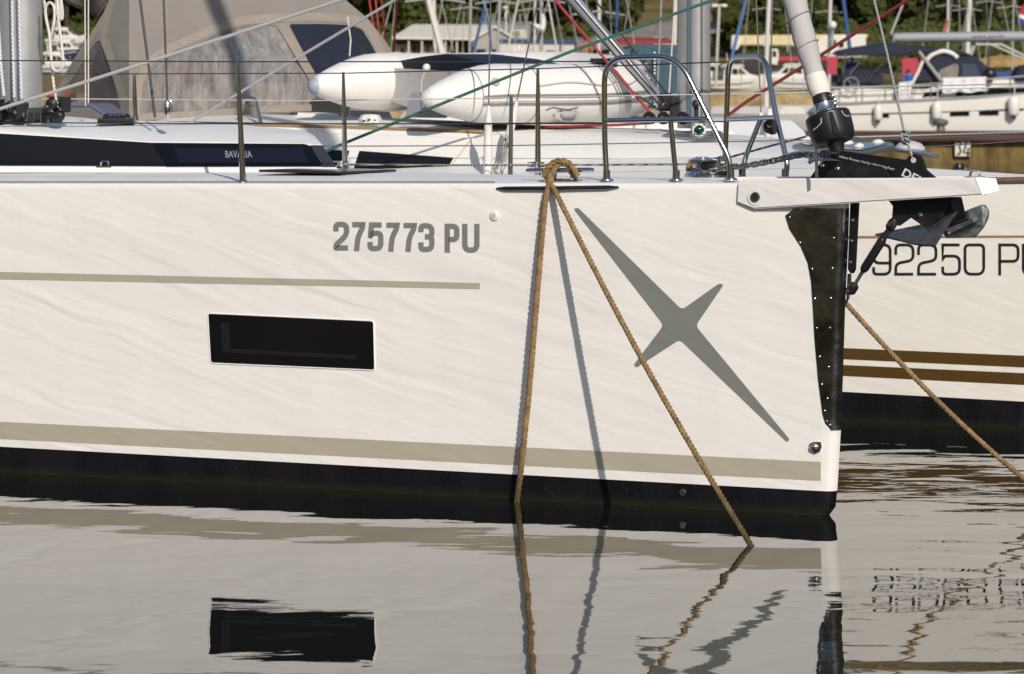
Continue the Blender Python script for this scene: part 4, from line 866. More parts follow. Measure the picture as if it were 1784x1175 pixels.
    v = surf(5, R(25), .0); MB().lathe(v, [(0, .03), (.008, .028), (.012, .012)], 14, (v - C[5])).build('valve', mat('patch_grey', (.42, .41, .39), .6), o)
    gl = [surf(i, R(22) + (R(-7) if i % 2 else 0), .010) for i in range(7, 20)]; MB().tube(spline(gl, 4), .006, 6).build('grab_line', WROPE, o)
    MB().box(P(548 + 505, 106, 25.0), .2, .12, .03).build('black_pad', BLACK, o, 0, bevel=.01)
    k = MB().ell(P(743, 118, 24.6), .026, .026, .026, 10, 7).build('toggle', PLASTW, o)
    MB().tube(spline([P(742, 122, 24.6), P(735, 140, 24.6), P(735, 165, 24.55), P(740, 180, 24.5)], 5), .003, 5).build('toggle_cord', WROPE, o)
dinghy()

# ---------------------------------------------------------------- sprayhood of yacht 2
def hoodY(x, y):
    return (25.7 + .0041 * (x - 225) if x >= 225 else 25.7 + .0075 * (225 - x)) + .0045 * max(0, 105 - y) - .0000022 * max(0, x - 225) * max(0, 690 - x)
def patch(outer, holes=(), cuts=2, dy=0.):
    from mathutils.geometry import tessellate_polygon
    loops = [[Vector((x, y, 0)) for x, y in l] for l in [outer, *holes]]; tris = tessellate_polygon(loops); vs = [v for l in loops for v in l]
    bm = bmesh.new(); bv = [bm.verts.new(v) for v in vs]
    for t in tris:
        try: bm.faces.new([bv[i] for i in t])
        except ValueError: pass
    for _ in range(3):
        es = [e for e in bm.edges if e.calc_length() > 45]
        if es: bmesh.ops.subdivide_edges(bm, edges=es, cuts=1)
    bmesh.ops.triangulate(bm, faces=bm.faces); bm.verts.index_update()
    mb = MB(); mb.add([P(v.co.x, v.co.y, hoodY(v.co.x, v.co.y) + dy) for v in bm.verts], [tuple(v.index for v in f.verts) for f in bm.faces]); bm.free(); return mb
def hood():
    o = thing('sprayhood', 'beige canvas sprayhood with clear wrinkled windows on the cream yacht', 'sprayhood', tuple(B2(300, 205, 1.2)))
    CV = mat('beige_canvas', (.265, .24, .215), .85, 0, .15, .07, 2.5, .010, 3.0)
    CV2 = mat('beige_binding', (.32, .28, .235), .85, 0, .15, .08, 8, .004, 24)
    W1 = rnd([(243, 196), (250, 150), (266, 118), (300, 96), (332, 84), (378, 60), (425, 47), (481, 44), (508, 88), (537, 138), (560, 182), (470, 186), (330, 197)], 8); W2 = rnd([(503, 42.5), (560, 42), (608, 44), (630, 51), (646, 76), (660, 104), (668, 182), (590, 182), (545, 122)], 6); W3 = rnd([(106, 178), (118, 150), (166, 74), (174, 70), (191, 118), (203, 160), (210, 192)], 5)
    lo = [(84, 196), (98, 152), (150, 70), (195, 0), (215, -45), (225, -45), (225, 30), (225, 90), (225, 150), (225, 210), (150, 204)]; out = [(225, -45), (560, -45), (602, 0), (641, 33), (672, 72), (694, 108), (702, 196), (600, 192), (500, 190), (330, 204), (225, 210), (225, 150), (225, 90), (225, 30)]
    ml = patch(lo, [W3]); mr = patch(out, [W1, W2]); ml.add(mr.v, mr.f); cv = ml.build('canvas', CV, o, 60, weld=True)
    V1 = vinyl('clear_vinyl', (.44, .41, .385), .42, .07, .026, .42); V2 = vinyl('blue_vinyl', (.016, .022, .042), .35, .08, .006); V3 = vinyl('smoky_vinyl', (.15, .135, .14), .35, .2, .004)  # pale mottling in the clear vinyl colour stands in for silvery reflections
    patch(W1, dy=.012).build('window', V1, o, 60); patch(W2, dy=.012).build('window', V2, o, 60); patch(W3, dy=.012).build('window', V3, o, 60)
    def binding(pts, wd):
        m = MB()
        for q in stroke(pts, wd, 10): m.quad(*[P(v.x, v.y, hoodY(v.x, v.y) - .008) for v in q])
        m.build('binding', CV2, o, 60, weld=True)
    binding([(236, 204), (240, 150), (256, 110), (296, 84), (376, 50), (425, 36), (481, 31), (560, 30), (618, 34), (645, 52), (662, 88), (675, 120)], 15); binding([(491, 45), (518, 90), (545, 135), (572, 184)], 15)
    binding([(225, 207), (212, 160), (196, 110), (180, 66), (185, 30), (205, -20)], 14); binding([(90, 192), (108, 150), (160, 66), (200, 0), (222, -40)], 9); binding([(232, 205), (330, 200), (470, 190), (590, 187)], 12)
    # top going aft over the cockpit and the side, so the hood is a closed tent
    tops = [(215, -45), (300, -45), (400, -45), (480, -45), (560, -45)]; f0 = [P(x, y, hoodY(x, y)) for x, y in tops]
    MB().grid([f0, [p - FW * .8 + Vector((0, 0, .12)) for p in f0], [p - FW * 1.9 + Vector((0, 0, .08)) for p in f0]]).build('hood_top', CV, o, 60)
    # what shows through the windows
    base = B2(300, 215, 1.4)
    MB().quad(P(140, 220, 28.0), P(690, 220, 29.6), P(560, -60, 29.4), P(200, -60, 28.0)).build('inner_lining', mat('dark_lining', (.03, .034, .05), .8), o, 0)
    b = MB().box(P(400, 172, 26.9), 1.0, .12, .22); b.build('cockpit_coaming', mat('cream_coaming', (.42, .40, .37), .6), o, 0)
    MB().box(P(320, 122, 26.4), .16, .10, .12, .4).build('red_box', mat('red_cloth', (.38, .03, .06), .8), o, 0, bevel=.03); MB().box(P(108, 170, 27.0), .2, .12, .12, .4).build('red_box', mat('red_reflection', (.55, .06, .03), .8), o, 0, bevel=.03)  # second, orange red box is added to imitate red reflections in the side window
    MB().box(P(428, 118, 26.8), .16, .1, .36, .2).build('blue_bag', mat('blue_cloth', (.10, .20, .30), .8), o, 0, bevel=.03)
    fr = MB()
    for q in ([(286, 80), (330, 130), (420, 190)], [(330, 72), (390, 140), (445, 190)]): fr.tube([P(x, y, hoodY(x, y) + .10) for x, y in q], .018, 8)
    fr.build('hood_frame', mat('dark_tube', (.10, .11, .14), .4), o)
    z = MB().tube([P(x, y, hoodY(x, y) - .012) for x, y in ((606, 30), (608, 50), (611, 70), (609, 98))], .006, 6); z.build('zip', WROPE, o)
    # low loops and rails in front of the hood
    MB().tube(fillet([B2(415, 214, 1.2), B2(424, 172, 1.2), B2(444, 172, 1.2), B2(456, 222, .8)], .12), .015, 10).build('handrail', STEEL, Y2)
    MB().tube(fillet([B2(270, 214, 1.2), B2(271, 170, 1.2), B2(298, 170, 1.2), B2(299, 214, 1.2)], .1), .012, 10).build('handrail', STEEL, Y2)
    MB().prism([P(x, y, 25.2) for x, y in ((85, 180), (160, 180), (186, 200), (178, 202), (156, 187), (85, 190))], Vector((.1, .3, 0))).build('cockpit_edge', mat('slate_blue_trim', (.10, .12, .19), .4), Y2, 0, bevel=.01)
    MB().box(B2(560, 192, 2.6), .40, .3, .16).build('roof_black_box', BLACK, Y2, 0, bevel=.02)  # plain black box on the roof beside the hood base
    MB().prism([B2(x, y, 1.7) for x, y in ((510, 214), (512, 196), (560, 199), (568, 214))], NI * .3).build('hatch_garage', DECK2, Y2, 0, bevel=.02)
hood()
# ================================================================== LAND, QUAY, PIER, WOOD
ZT = [(0, -4), (183, -3), (186, 1.5), (205, 1.75), (225, 2.6), (250, 4.9), (285, 7.0), (320, 10), (400, 19), (445, 46), (520, 92), (700, 140), (1000, 170), (1600, 200)]  # far heights, never in view, raised to keep sky out of water reflections
def ztab(r):
    for (a, za), (b, zb) in zip(ZT, ZT[1:]):
        if r <= b: return za + (zb - za) * (r - a) / (b - a)
    return ZT[-1][1]
def ground(x, y):
    r = math.hypot(x, y); z = ztab(r)
    return z + (math.sin(x * .09 + 1) * math.cos(y * .07) * .5 * min(1, max(0, (r - 225) / 60)))
def terrain():
    mb = MB(); rows = []
    for r in (160, 183, 186, 195, 205, 215, 225, 237, 250, 262, 275, 290, 310, 335, 370, 420, 500, 600, 750, 1000, 1500):
        rows.append([(r * math.sin(2 * math.pi * k / 240), r * math.cos(2 * math.pi * k / 240), ground(r * math.sin(2 * math.pi * k / 240), r * math.cos(2 * math.pi * k / 240))) for k in range(240)])
    mb.grid(rows, True)
    m = mat('hillside', (.20, .145, .058), .95, 0, .1, .35, .35, .05, 2.0); t = m.node_tree; b = t.nodes['Principled BSDF']; L = t.links.new
    g = t.nodes.new('ShaderNodeNewGeometry'); n = t.nodes.new('ShaderNodeTexNoise'); n.inputs['Scale'].default_value = .06; n.inputs['Detail'].default_value = 6; L(g.outputs['Position'], n.inputs['Vector'])
    rp = t.nodes.new('ShaderNodeValToRGB'); e = rp.color_ramp.elements; e[0].position = .44; e[0].color = (.055, .062, .022, 1); e[1].position = .54; e[1].color = (.21, .15, .062, 1); L(n.outputs['Fac'], rp.inputs['Fac'])
    src = b.inputs['Base Color'].links[0].from_socket; mx = t.nodes.new('ShaderNodeMix'); mx.data_type = 'RGBA'; mx.inputs['Factor'].default_value = .75; L(src, mx.inputs['A']); L(rp.outputs['Color'], mx.inputs['B']); L(mx.outputs['Result'], b.inputs['Base Color'])
    struct(mb.build('hillside', m, None, 60))
    rd = MB(); pts = [(3, 243), (8, 250), (13, 262), (17, 279), (22, 300), (30, 318)]; rw = []
    for (x, y), (x2, y2) in zip(pts, pts[1:] + [(38, 330)]):
        d = Vector((x2 - x, y2 - y, 0)).normalized(); s = Vector((-d.y, d.x, 0)); rw.append([(x + s.x * w, y + s.y * w, ground(x + s.x * w, y + s.y * w) + .25) for w in (-3.4, 0, 3.4)])
    struct(rd.grid(rw).build('road', mat('road_gravel', (.27, .25, .225), .9, var=.2, vscale=.6)))
    # far quay wall of pale stone
    stone = mat('tan_stone', (.36, .265, .135), .9, 0, .1, .45, 1.1, .10, 3.5)
    q = MB().box((0, 186.5, .2), 120, 5, 2.9); tag(q.build('quay_wall', stone, None, 0), 'sunlit tan stone quay wall below the small white boats', 'wall')
    pi = thing('pier', 'low stone pier with rusty edge beam, painted number and bollards', 'pier', (13, 99, 0))
    MB().box((16, 102, .10), 34, 7, 1.15).build('pier_body', mat('brown_weedy_stone', (.155, .11, .045), .95, 0, .1, .5, 1.6, .08, 5, uvstretch=(1.5, 1, .5)), pi, 0)
    MB().box((16, 98.35, .70), 34, .32, .27).build('edge_beam', mat('rusty_steel', (.085, .045, .035), .75, .2, .3, .35, 1.5, .01, 20, uvstretch=(.5, 1, 2)), pi, 0, bevel=.03)
    sg = MB().box(P(1677, 256, 98.36), .44, .05, .54).build('number_plate', mat('chalky_white', (.62, .60, .53), .8, var=.15, vscale=6), pi, 0, bevel=.03)
    nm = MB()
    for pts in ([(1667, 250), (1671, 247), (1674, 251), (1671, 257), (1674, 262), (1672, 268), (1668, 270)], [(1684, 247), (1679, 266), (1690, 268)], [(1687, 258), (1686, 272)]):
        nm.tube([P(x, y, 98.33) for x, y in pts], .028, 6)
    nm.build('painted_number', mat('brown_paint', (.05, .035, .02), .8), sg)
    # bollards on the pier
    def bollard(px, D=100.5):
        b = P(px, 231, D); z = .68
        o = MB().lathe((b.x, b.y, z), [(0, .17), (.05, .15), (.10, .12), (.26, .11), (.30, .19), (.36, .21), (.42, .17), (.45, .05)], 18).build('bollard', mat('grey_iron', (.16, .15, .13), .6, .3, var=.2, vscale=12), None, 40, origin=(b.x, b.y, z)); return o
    tag(bollard(1639), 'grey mushroom bollard on the rusty pier edge below the second fender', 'bollard')
terrain()

# ------------------------------------------------------------------ trees
def leaf_mat(name, c1, c2):
    m = mat(name, c1, .75, 0, .15); t = m.node_tree; b = t.nodes['Principled BSDF']; L = t.links.new
    g = t.nodes.new('ShaderNodeNewGeometry'); n = t.nodes.new('ShaderNodeTexNoise'); n.inputs['Scale'].default_value = .55; n.inputs['Detail'].default_value = 3; L(g.outputs['Position'], n.inputs['Vector'])
    oi = t.nodes.new('ShaderNodeObjectInfo'); a = t.nodes.new('ShaderNodeMath'); a.operation = 'ADD'; L(n.outputs['Fac'], a.inputs[0])
    k = t.nodes.new('ShaderNodeMath'); k.operation = 'MULTIPLY'; k.inputs[1].default_value = .35; L(oi.outputs['Random'], k.inputs[0]); L(k.outputs[0], a.inputs[1])
    rp = t.nodes.new('ShaderNodeValToRGB'); e = rp.color_ramp.elements; e[0].position = .42; e[0].color = (*c1, 1); e[1].position = .85; e[1].color = (*c2, 1)
    L(a.outputs[0], rp.inputs['Fac']); L(rp.outputs['Color'], b.inputs['Base Color']); return m
LEAF = leaf_mat('wood_foliage', (.018, .024, .007), (.078, .088, .022)); BARK = mat('bark', (.06, .045, .03), .9)
def tree_proto(seed, hgt, wid, n):
    rnd_ = random.Random(seed); o = thing('tree', 'dark green broadleaf tree in the dense wood on the hillside', 'tree', (0, 0, 0), 'trees of the hillside wood')
    tr = MB().tube([(0, 0, -.4), (.05, 0, hgt * .3), (.15, .1, hgt * .7)], [.20, .15, .06], 7)
    blobs = []
    for i in range(9):
        a = rnd_.uniform(0, 6.28); h = rnd_.uniform(.22, .92); rr = wid * .5 * math.sin(math.pi * min(.95, h * .9 + .1)) * rnd_.uniform(.3, .75); c = Vector((math.cos(a) * rr, math.sin(a) * rr, h * hgt)); blobs.append((c, rnd_.uniform(.20, .34) * wid))
        if i < 6: tr.tube([(.05, 0, hgt * .3 + i * .2), c * .6 + Vector((0, 0, hgt * .15)), c], [.07, .05, .02], 5)
    tr.build('trunk', BARK, o)
    cr = MB()
    for i in range(n):
        c, r = blobs[rnd_.randrange(len(blobs))]; v = Vector((rnd_.gauss(0, 1), rnd_.gauss(0, 1), rnd_.gauss(0, .8))).normalized() * r * rnd_.uniform(.55, 1.08) ** .6
        p = c + v; nn = (v.normalized() + Vector((rnd_.uniform(-.7, .7), rnd_.uniform(-.7, .7), rnd_.uniform(-.3, .9)))).normalized(); u = nn.orthogonal().normalized(); w_ = nn.cross(u); s = rnd_.uniform(.09, .20); l = s * rnd_.uniform(1.2, 2.2); an = rnd_.uniform(0, 6.28)
        u, w_ = u * math.cos(an) + w_ * math.sin(an), w_ * math.cos(an) - u * math.sin(an)
        cr.quad(p - u * l, p - w_ * s, p + u * l, p + w_ * s)
    cr.build('crown', LEAF, o, 0); return o
PROTO = [tree_proto(11, 7.0, 5.0, 3600), tree_proto(23, 8.2, 5.6, 4000), tree_proto(37, 6.0, 5.2, 3300)]
def plant_trees():
    rg = random.Random(5); spots = []
    for D, step, lo, hi in ((258, 3.3, -42, 44), (272, 3.8, -44, 46), (292, 4.6, -48, 50), (330, 6.5, -52, 56), (400, 9.5, -60, 66)):
        x = lo
        while x < hi:
            px = 892 + x / D * F
            if not (1055 < px < 1275 and D < 395 or 1225 < px < 1290 and D < 330 or 1045 < px < 1345 and 300 < D < 350): spots.append((x + rg.uniform(-1, 1), D + rg.uniform(-5, 5), rg.uniform(.85, 1.25) * (1.0 if D < 320 else 1.25)))
            x += step * rg.uniform(.75, 1.2)
    for px, D, s in ((1290, 236, .62), (1318, 240, .75), (1345, 236, .7), (1375, 240, .75), (1400, 237, .7), (1272, 240, .38)): spots.append(((px - 892) / F * D, D, s))
    for i, (x, y, s) in enumerate(spots):
        o = PROTO[i] if i < 3 else copy_tree(PROTO[i % 3])
        o.location = (x, y, ground(x, y) - .1); o.rotation_euler = (0, 0, rg.uniform(0, 6.28)); o.scale = (s, s, s * rg.uniform(.9, 1.15))
plant_trees()
# low scrub between the trunks
def scrub():
    rg = random.Random(9); mb = MB()
    for i in range(9000):
        D = rg.uniform(247, 300); x = rg.uniform(-45, 46) ; px = 892 + x / D * F
        if 1035 < px < 1300: continue
        p = Vector((x, D, ground(x, D) + rg.uniform(0, 1.3))); u = Vector((rg.uniform(-1, 1), rg.uniform(-.4, .4), rg.uniform(-.6, .6))).normalized(); w_ = u.orthogonal().normalized(); s = rg.uniform(.1, .26)
        mb.quad(p - u * s * 1.7, p - w_ * s, p + u * s * 1.7, p + w_ * s)
    for i in range(5200):
        px = rg.choice((rg.uniform(1290, 1800), rg.uniform(1290, 1800), rg.uniform(60, 1000))); D = rg.uniform(226, 249); x = (px - 892) / F * D
        p = Vector((x, D, ground(x, D) + rg.uniform(0, 1.5) * rg.uniform(.3, 1))); u = Vector((rg.uniform(-1, 1), rg.uniform(-.4, .4), rg.uniform(-.6, .6))).normalized(); w_ = u.orthogonal().normalized(); s = rg.uniform(.1, .24)
        mb.quad(p - u * s * 1.7, p - w_ * s, p + u * s * 1.7, p + w_ * s)
    o = mb.build('undergrowth', LEAF, None, 0); stuff(o); tag(o, 'dark scrub growing under the trees at the foot of the hillside wood', 'undergrowth')
scrub()

# ================================================================== BUILDINGS AND SHORE OBJECTS
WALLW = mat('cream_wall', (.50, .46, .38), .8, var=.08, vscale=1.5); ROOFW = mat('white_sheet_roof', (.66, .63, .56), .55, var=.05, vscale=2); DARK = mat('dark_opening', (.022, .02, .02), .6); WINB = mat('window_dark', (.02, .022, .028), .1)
def buildings():
    D = 214; o = thing('marina_office', 'low cream building with white metal roof and porch in front of the wood', 'building', tuple(P(790, 155, D)))
    q = lambda x, y, d=0: P(x, y, D + d)
    MB().prism([q(688, 75), q(880, 75), q(880, 156), q(688, 156)], Vector((0, 5, 0))).build('wall', WALLW, o, 0)
    r = MB().prism([q(683, 68, -1.2), q(826, 70, -1.2), q(826, 66.5, -1.2), q(683, 64.5, -1.2)], Vector((0, .1, 0)))
    r.quad(q(683, 65, -1.2), q(826, 67, -1.2), q(862, 44, 3), q(719, 43, 3)); r.build('roof', ROOFW, o, 0)
    rb = MB()
    for k in range(1, 22):
        t = k / 22; a = q(683, 65, -1.2).lerp(q(826, 67, -1.2), t); b = q(719, 43, 3).lerp(q(862, 44, 3), t); rb.tube([a + Vector((0, 0, .03)), b + Vector((0, 0, .03))], .03, 4)
    stuff(rb.build('roof_seams', ROOFW, o, 0))
    g = MB().prism([q(824, 68, -1.6), q(862, 48, -1.6), q(893, 66, -1.6), q(893, 156, -1.6), q(824, 156, -1.6)], Vector((0, 4, 0))).build('gable', mat('grey_gable', (.36, .34, .31), .8), o, 0)
    MB().prism([q(819, 70, -1.8), q(862, 44.5, -1.8), q(898, 66, -1.8), q(898, 69.5, -1.8), q(862, 48.5, -1.8), q(819, 74, -1.8)], Vector((0, 4.5, 0))).build('gable_roof', ROOFW, o, 0)
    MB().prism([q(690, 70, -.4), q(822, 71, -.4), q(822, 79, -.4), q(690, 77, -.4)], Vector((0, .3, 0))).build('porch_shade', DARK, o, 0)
    for x, w_, y0 in ((698, 6, 84), (717, 9, 80), (728, 4, 80), (743, 3, 80), (765, 5, 80), (786, 8, 83), (799, 4, 79), (809, 10, 79)): MB().prism([q(x, y0, -.06), q(x + w_, y0, -.06), q(x + w_, 156, -.06), q(x, 156, -.06)], Vector((0, .1, 0))).build('doorway', DARK, o, 0)
    for x in (712, 735, 757, 776, 796, 818): MB().tube([q(x, 72, -1.0), q(x, 156, -1.0)], .05, 6).build('porch_post', ROOFW, o)
    for x, w_ in ((830, 16), (858, 8)): MB().prism([q(x, 86, -1.66), q(x + w_, 86, -1.66), q(x + w_, 110, -1.66), q(x, 110, -1.66)], Vector((0, .06, 0))).build('window', WINB, o, 0)
    # camera on a short pole on the roof
    c = thing('camera_pole', 'white camera on a short pole above the grey shed roof', 'camera', tuple(P(881, 55, 225)))
    MB().tube([P(881, 55, 225), P(882, 16, 225)], .05, 7).build('pole', PLASTW, c); MB().ell(P(881, 14, 225), .20, .16, .11, 10, 6).build('head', PLASTW, c); MB().box(P(881, 28, 225), .10, .10, .3).build('junction_box', PLASTW, c)
    s = thing('grey_shed', 'blue grey sheet metal shed behind the white roofed building', 'shed', tuple(P(880, 150, 232))); f = lambda x, y: P(x, y, 232)
    MB().prism([f(838, 40), f(924, 40), f(924, 150), f(838, 150)], Vector((0, 5, 0))).build('wall', mat('blue_grey_sheet', (.20, .22, .25), .6), s, 0)
    for x in (846, 858, 870, 882, 894, 906, 917): MB().box(f(x, 70) - Vector((0, .04, 0)), .10, .08, 3.2).build('wall_rib', MATS['blue_grey_sheet'], s, 0)
    MB().prism([f(836, 39), f(926, 39), f(926, 42), f(836, 42)], Vector((0, 5, 0))).build('roof_edge', mat('pale_trim', (.5, .5, .5), .6), s, 0)
    D2 = 205; k = thing('site_cabin', 'cream site cabin with dark blue roof edge beside the white roofed building', 'cabin', tuple(P(945, 150, D2))); f = lambda x, y: P(x, y, D2)
    MB().prism([f(868, 74), f(1003, 76), f(1003, 152), f(868, 152)], Vector((0, 2.5, 0))).build('wall', mat('cabin_cream', (.56, .53, .47), .7), k, 0)
    MB().prism([P(866, 68, D2 - .1), P(1005, 70, D2 - .1), P(1005, 77, D2 - .1), P(866, 74.5, D2 - .1)], Vector((0, 2.8, 0))).build('roof_edge', mat('navy_trim', (.02, .045, .14), .5), k, 0)
    MB().prism([P(895, 80, D2 - .05), P(911, 80, D2 - .05), P(911, 130, D2 - .05), P(895, 130, D2 - .05)], Vector((0, .06, 0))).build('door', PLASTW, k, 0)
    for x in (975, 1001): MB().prism([P(x, 76, D2 - .06), P(x + 3, 76, D2 - .06), P(x + 3, 150, D2 - .06), P(x, 150, D2 - .06)], Vector((0, .05, 0))).build('corner_post', MATS['navy_trim'], k, 0)
    a = MB().box(P(905, 60, D2 + .8), .75, .4, .5).build('air_conditioner', mat('yellowed_white', (.55, .50, .38), .6), None, 0, bevel=.04, origin=P(905, 68, D2 + .8)); tag(a, 'yellowed air conditioner unit standing on the site cabin roof', 'air conditioner')
    MB().lathe(P(900, 60, D2 + .595), [(0, .2), (.01, .19)], 16, (0, -1, 0)).build('fan_grille', mat('grille_grey', (.2, .19, .17), .6), a)
buildings()
def crane():
    D = 200; f = lambda x, y, d=0: P(x, y, D + d); Y_ = mat('yellowed_crane_paint', (.62, .52, .30), .6, var=.15, vscale=2); WH = mat('crane_white', (.66, .63, .57), .5)
    o = thing('truck_crane', 'old truck crane with long yellowed white boom, white cab and red deck', 'crane', tuple(f(1400, 150)))
    MB().prism([f(1280, 62), f(1512, 60), f(1512, 66), f(1440, 80), f(1280, 79)], Vector((0, .6, 0))).build('boom', Y_, o, 0, bevel=.04)
    MB().prism([f(1275, 62, -.1), f(1288, 60, -.1), f(1290, 78, -.1), f(1284, 88, -.1), f(1274, 86, -.1)], Vector((0, .8, 0))).build('boom_head', WH, o, 0, bevel=.04)
    for x in (1330, 1382): MB().prism([f(x, 60.5, -.05), f(x + 5, 60.5, -.05), f(x + 5, 80.5, -.05), f(x, 80.5, -.05)], Vector((0, .7, 0))).build('boom_collar', WH, o, 0)
    MB().prism([f(1284, 92), f(1440, 90), f(1440, 125), f(1284, 125)], Vector((0, 2.2, 0))).build('chassis', mat('dark_machine', (.03, .022, .02), .7, var=.3, vscale=2), o, 0)
    MB().prism([f(1355, 99, -.1), f(1440, 97, -.1), f(1440, 106, -.1), f(1355, 107, -.1)], Vector((0, 2.3, 0))).build('red_deck', mat('red_paint', (.36, .03, .03), .5), o, 0)
    c = MB().prism([f(1343, 86, -.2), f(1355, 85, -.2), f(1357, 96, -.2), f(1354, 114, -.2), f(1342, 112, -.2)], Vector((0, 1.4, 0))).build('operator_cab', WH, o, 0, bevel=.03)
    MB().prism([f(1346, 89, -.22), f(1352, 89, -.22), f(1353, 99, -.22), f(1346, 100, -.22)], Vector((0, .03, 0))).build('cab_window', WINB, c, 0)
    c = MB().prism([f(1424, 74, -.1), f(1432, 64, -.1), f(1508, 60, -.1), f(1510, 100, -.1), f(1424, 102, -.1)], Vector((0, 2.2, 0))).build('driver_cab', WH, o, 0, bevel=.05)
    for x0, x1 in ((1448, 1457), (1462, 1470)): MB().prism([f(x0, 72, -.13), f(x1, 70, -.13), f(x1, 82, -.13), f(x0, 84, -.13)], Vector((0, .03, 0))).build('cab_window', WINB, c, 0)
    for x in (1300, 1330, 1410, 1440): MB().lathe(f(x, 132, -.2), [(0, .5), (.3, .5)], 18, (0, 1, 0)).build('wheel', BLACK, o)
crane()
def lamp(px, y0, y1, D, lab):
    o = thing('lamp_post', lab, 'lamp post', tuple(P(px - 6, y1, D))); MB().tube([P(px - 6, y1, D), P(px, y0, D)], .07, 8).build('pole', mat('pale_post', (.5, .48, .44), .6), o)
    a = MB().tube([P(px - 9, y0, D), P(px + 10, y0 - 1, D)], .05, 6).build('crossarm', MATS['pale_post'], o)
    for dx in (-8, 9): MB().box(P(px + dx, y0, D), .28, .3, .13).build('floodlight', PLASTW, o, 0, bevel=.02)
lamp(1253, 10, 150, 190, 'pale lamp post with two floodlights right of the cream yacht mast')
# red awning, car, orange raft on the quay
def shore():
    D = 203; f = lambda x, y, d=0: P(x, y, D + d); o = thing('red_awning', 'red awning on thin posts behind the teal hood', 'awning', tuple(f(1120, 150)))
    MB().prism([f(1060, 79), f(1090, 70), f(1165, 71), f(1180, 80)], Vector((0, 3, .2))).build('canopy', mat('awning_red', (.27, .035, .035), .8), o, 0)
    for x in (1064, 1176): MB().tube([f(x, 79, .3), f(x, 150, .3)], .05, 6).build('post', PLASTW, o)
    o = thing('parked_car', 'white car parked beyond the red awning by the road', 'car', tuple(P(1150, 76, 238))); g = lambda x, y, d=0: P(x, y, 238 + d); W = mat('car_white', (.7, .7, .7), .3)
    MB().prism([g(1118, 80), g(1118, 73), g(1128, 71), g(1137, 65), g(1156, 64.5), g(1166, 71), g(1174, 74), g(1174, 81)], Vector((0, 1.7, 0))).build('body', W, o, 0, bevel=.08)
    MB().prism([g(1131, 71.5, -.03), g(1138, 66.5, -.03), g(1155, 66.2, -.03), g(1162, 71.5, -.03)], Vector((0, .04, 0))).build('windows', WINB, o, 0)
    for x in (1128, 1164): MB().lathe(g(x, 81, -.03), [(0, .33), (.2, .33)], 14, (0, 1, 0)).build('wheel', BLACK, o)
    o = MB().box(P(1161, 112, 196), .70, .5, .62).build('orange_crate', mat('orange_plastic', (.62, .16, .02), .5), None, 0, bevel=.06, origin=P(1161, 122, 196)); tag(o, 'bright orange crate on the quay left of the cream yacht mast', 'crate')
    for k in range(4): MB().box(P(1152 + k * 6, 112, 195.72), .05, .06, .6).build('crate_rib', MATS['orange_plastic'], o, 0)
    o = MB().box(P(1160, 92, 197), .5, .5, .38).build('blue_crate', mat('blue_plastic', (.03, .10, .36), .5), None, 0, bevel=.06, origin=P(1160, 98, 197)); tag(o, 'blue crate above the orange crate on the quay', 'crate')
    o = thing('white_railing', 'white railing on the quay behind the teal hood', 'railing', tuple(f(1160, 150, -4)))
    for x in range(1140, 1184, 4): MB().tube([f(x, 79, -4), f(x, 96, -4)], .025, 5).build('baluster', PLASTW, o)
    MB().tube([f(1138, 79, -4), f(1184, 79, -4)], .04, 5).tube([f(1138, 96, -4), f(1184, 96, -4)], .05, 5).build('rail', PLASTW, o)
    for x in (1140, 1182): MB().tube([f(x, 96, -4), f(x, 152, -4)], .04, 5).build('post', PLASTW, o)
    # tarpaulin heap to the right
    rg = random.Random(4); mb = MB(); rows = []
    for j in range(7):
        t = j / 6; rows.append([P(1684 + 150 * k / 15, 121 - (25 * math.sin(math.pi * min(1, (k + 1.5) / 17)) ** .6 + rg.uniform(-2, 2)) * math.sin(math.pi * (t * .9 + .05)), 191 + 2.5 * t) for k in range(16)])
    o = mb.grid(rows).build('earth_heap', mat('tan_earth', (.34, .22, .09), .95, 0, .1, .45, 1.6, .12, 2.5), None, 50, origin=P(1750, 121, 192)); tag(o, 'tan heap of earth on the quay behind the fendered yacht', 'heap')
shore()
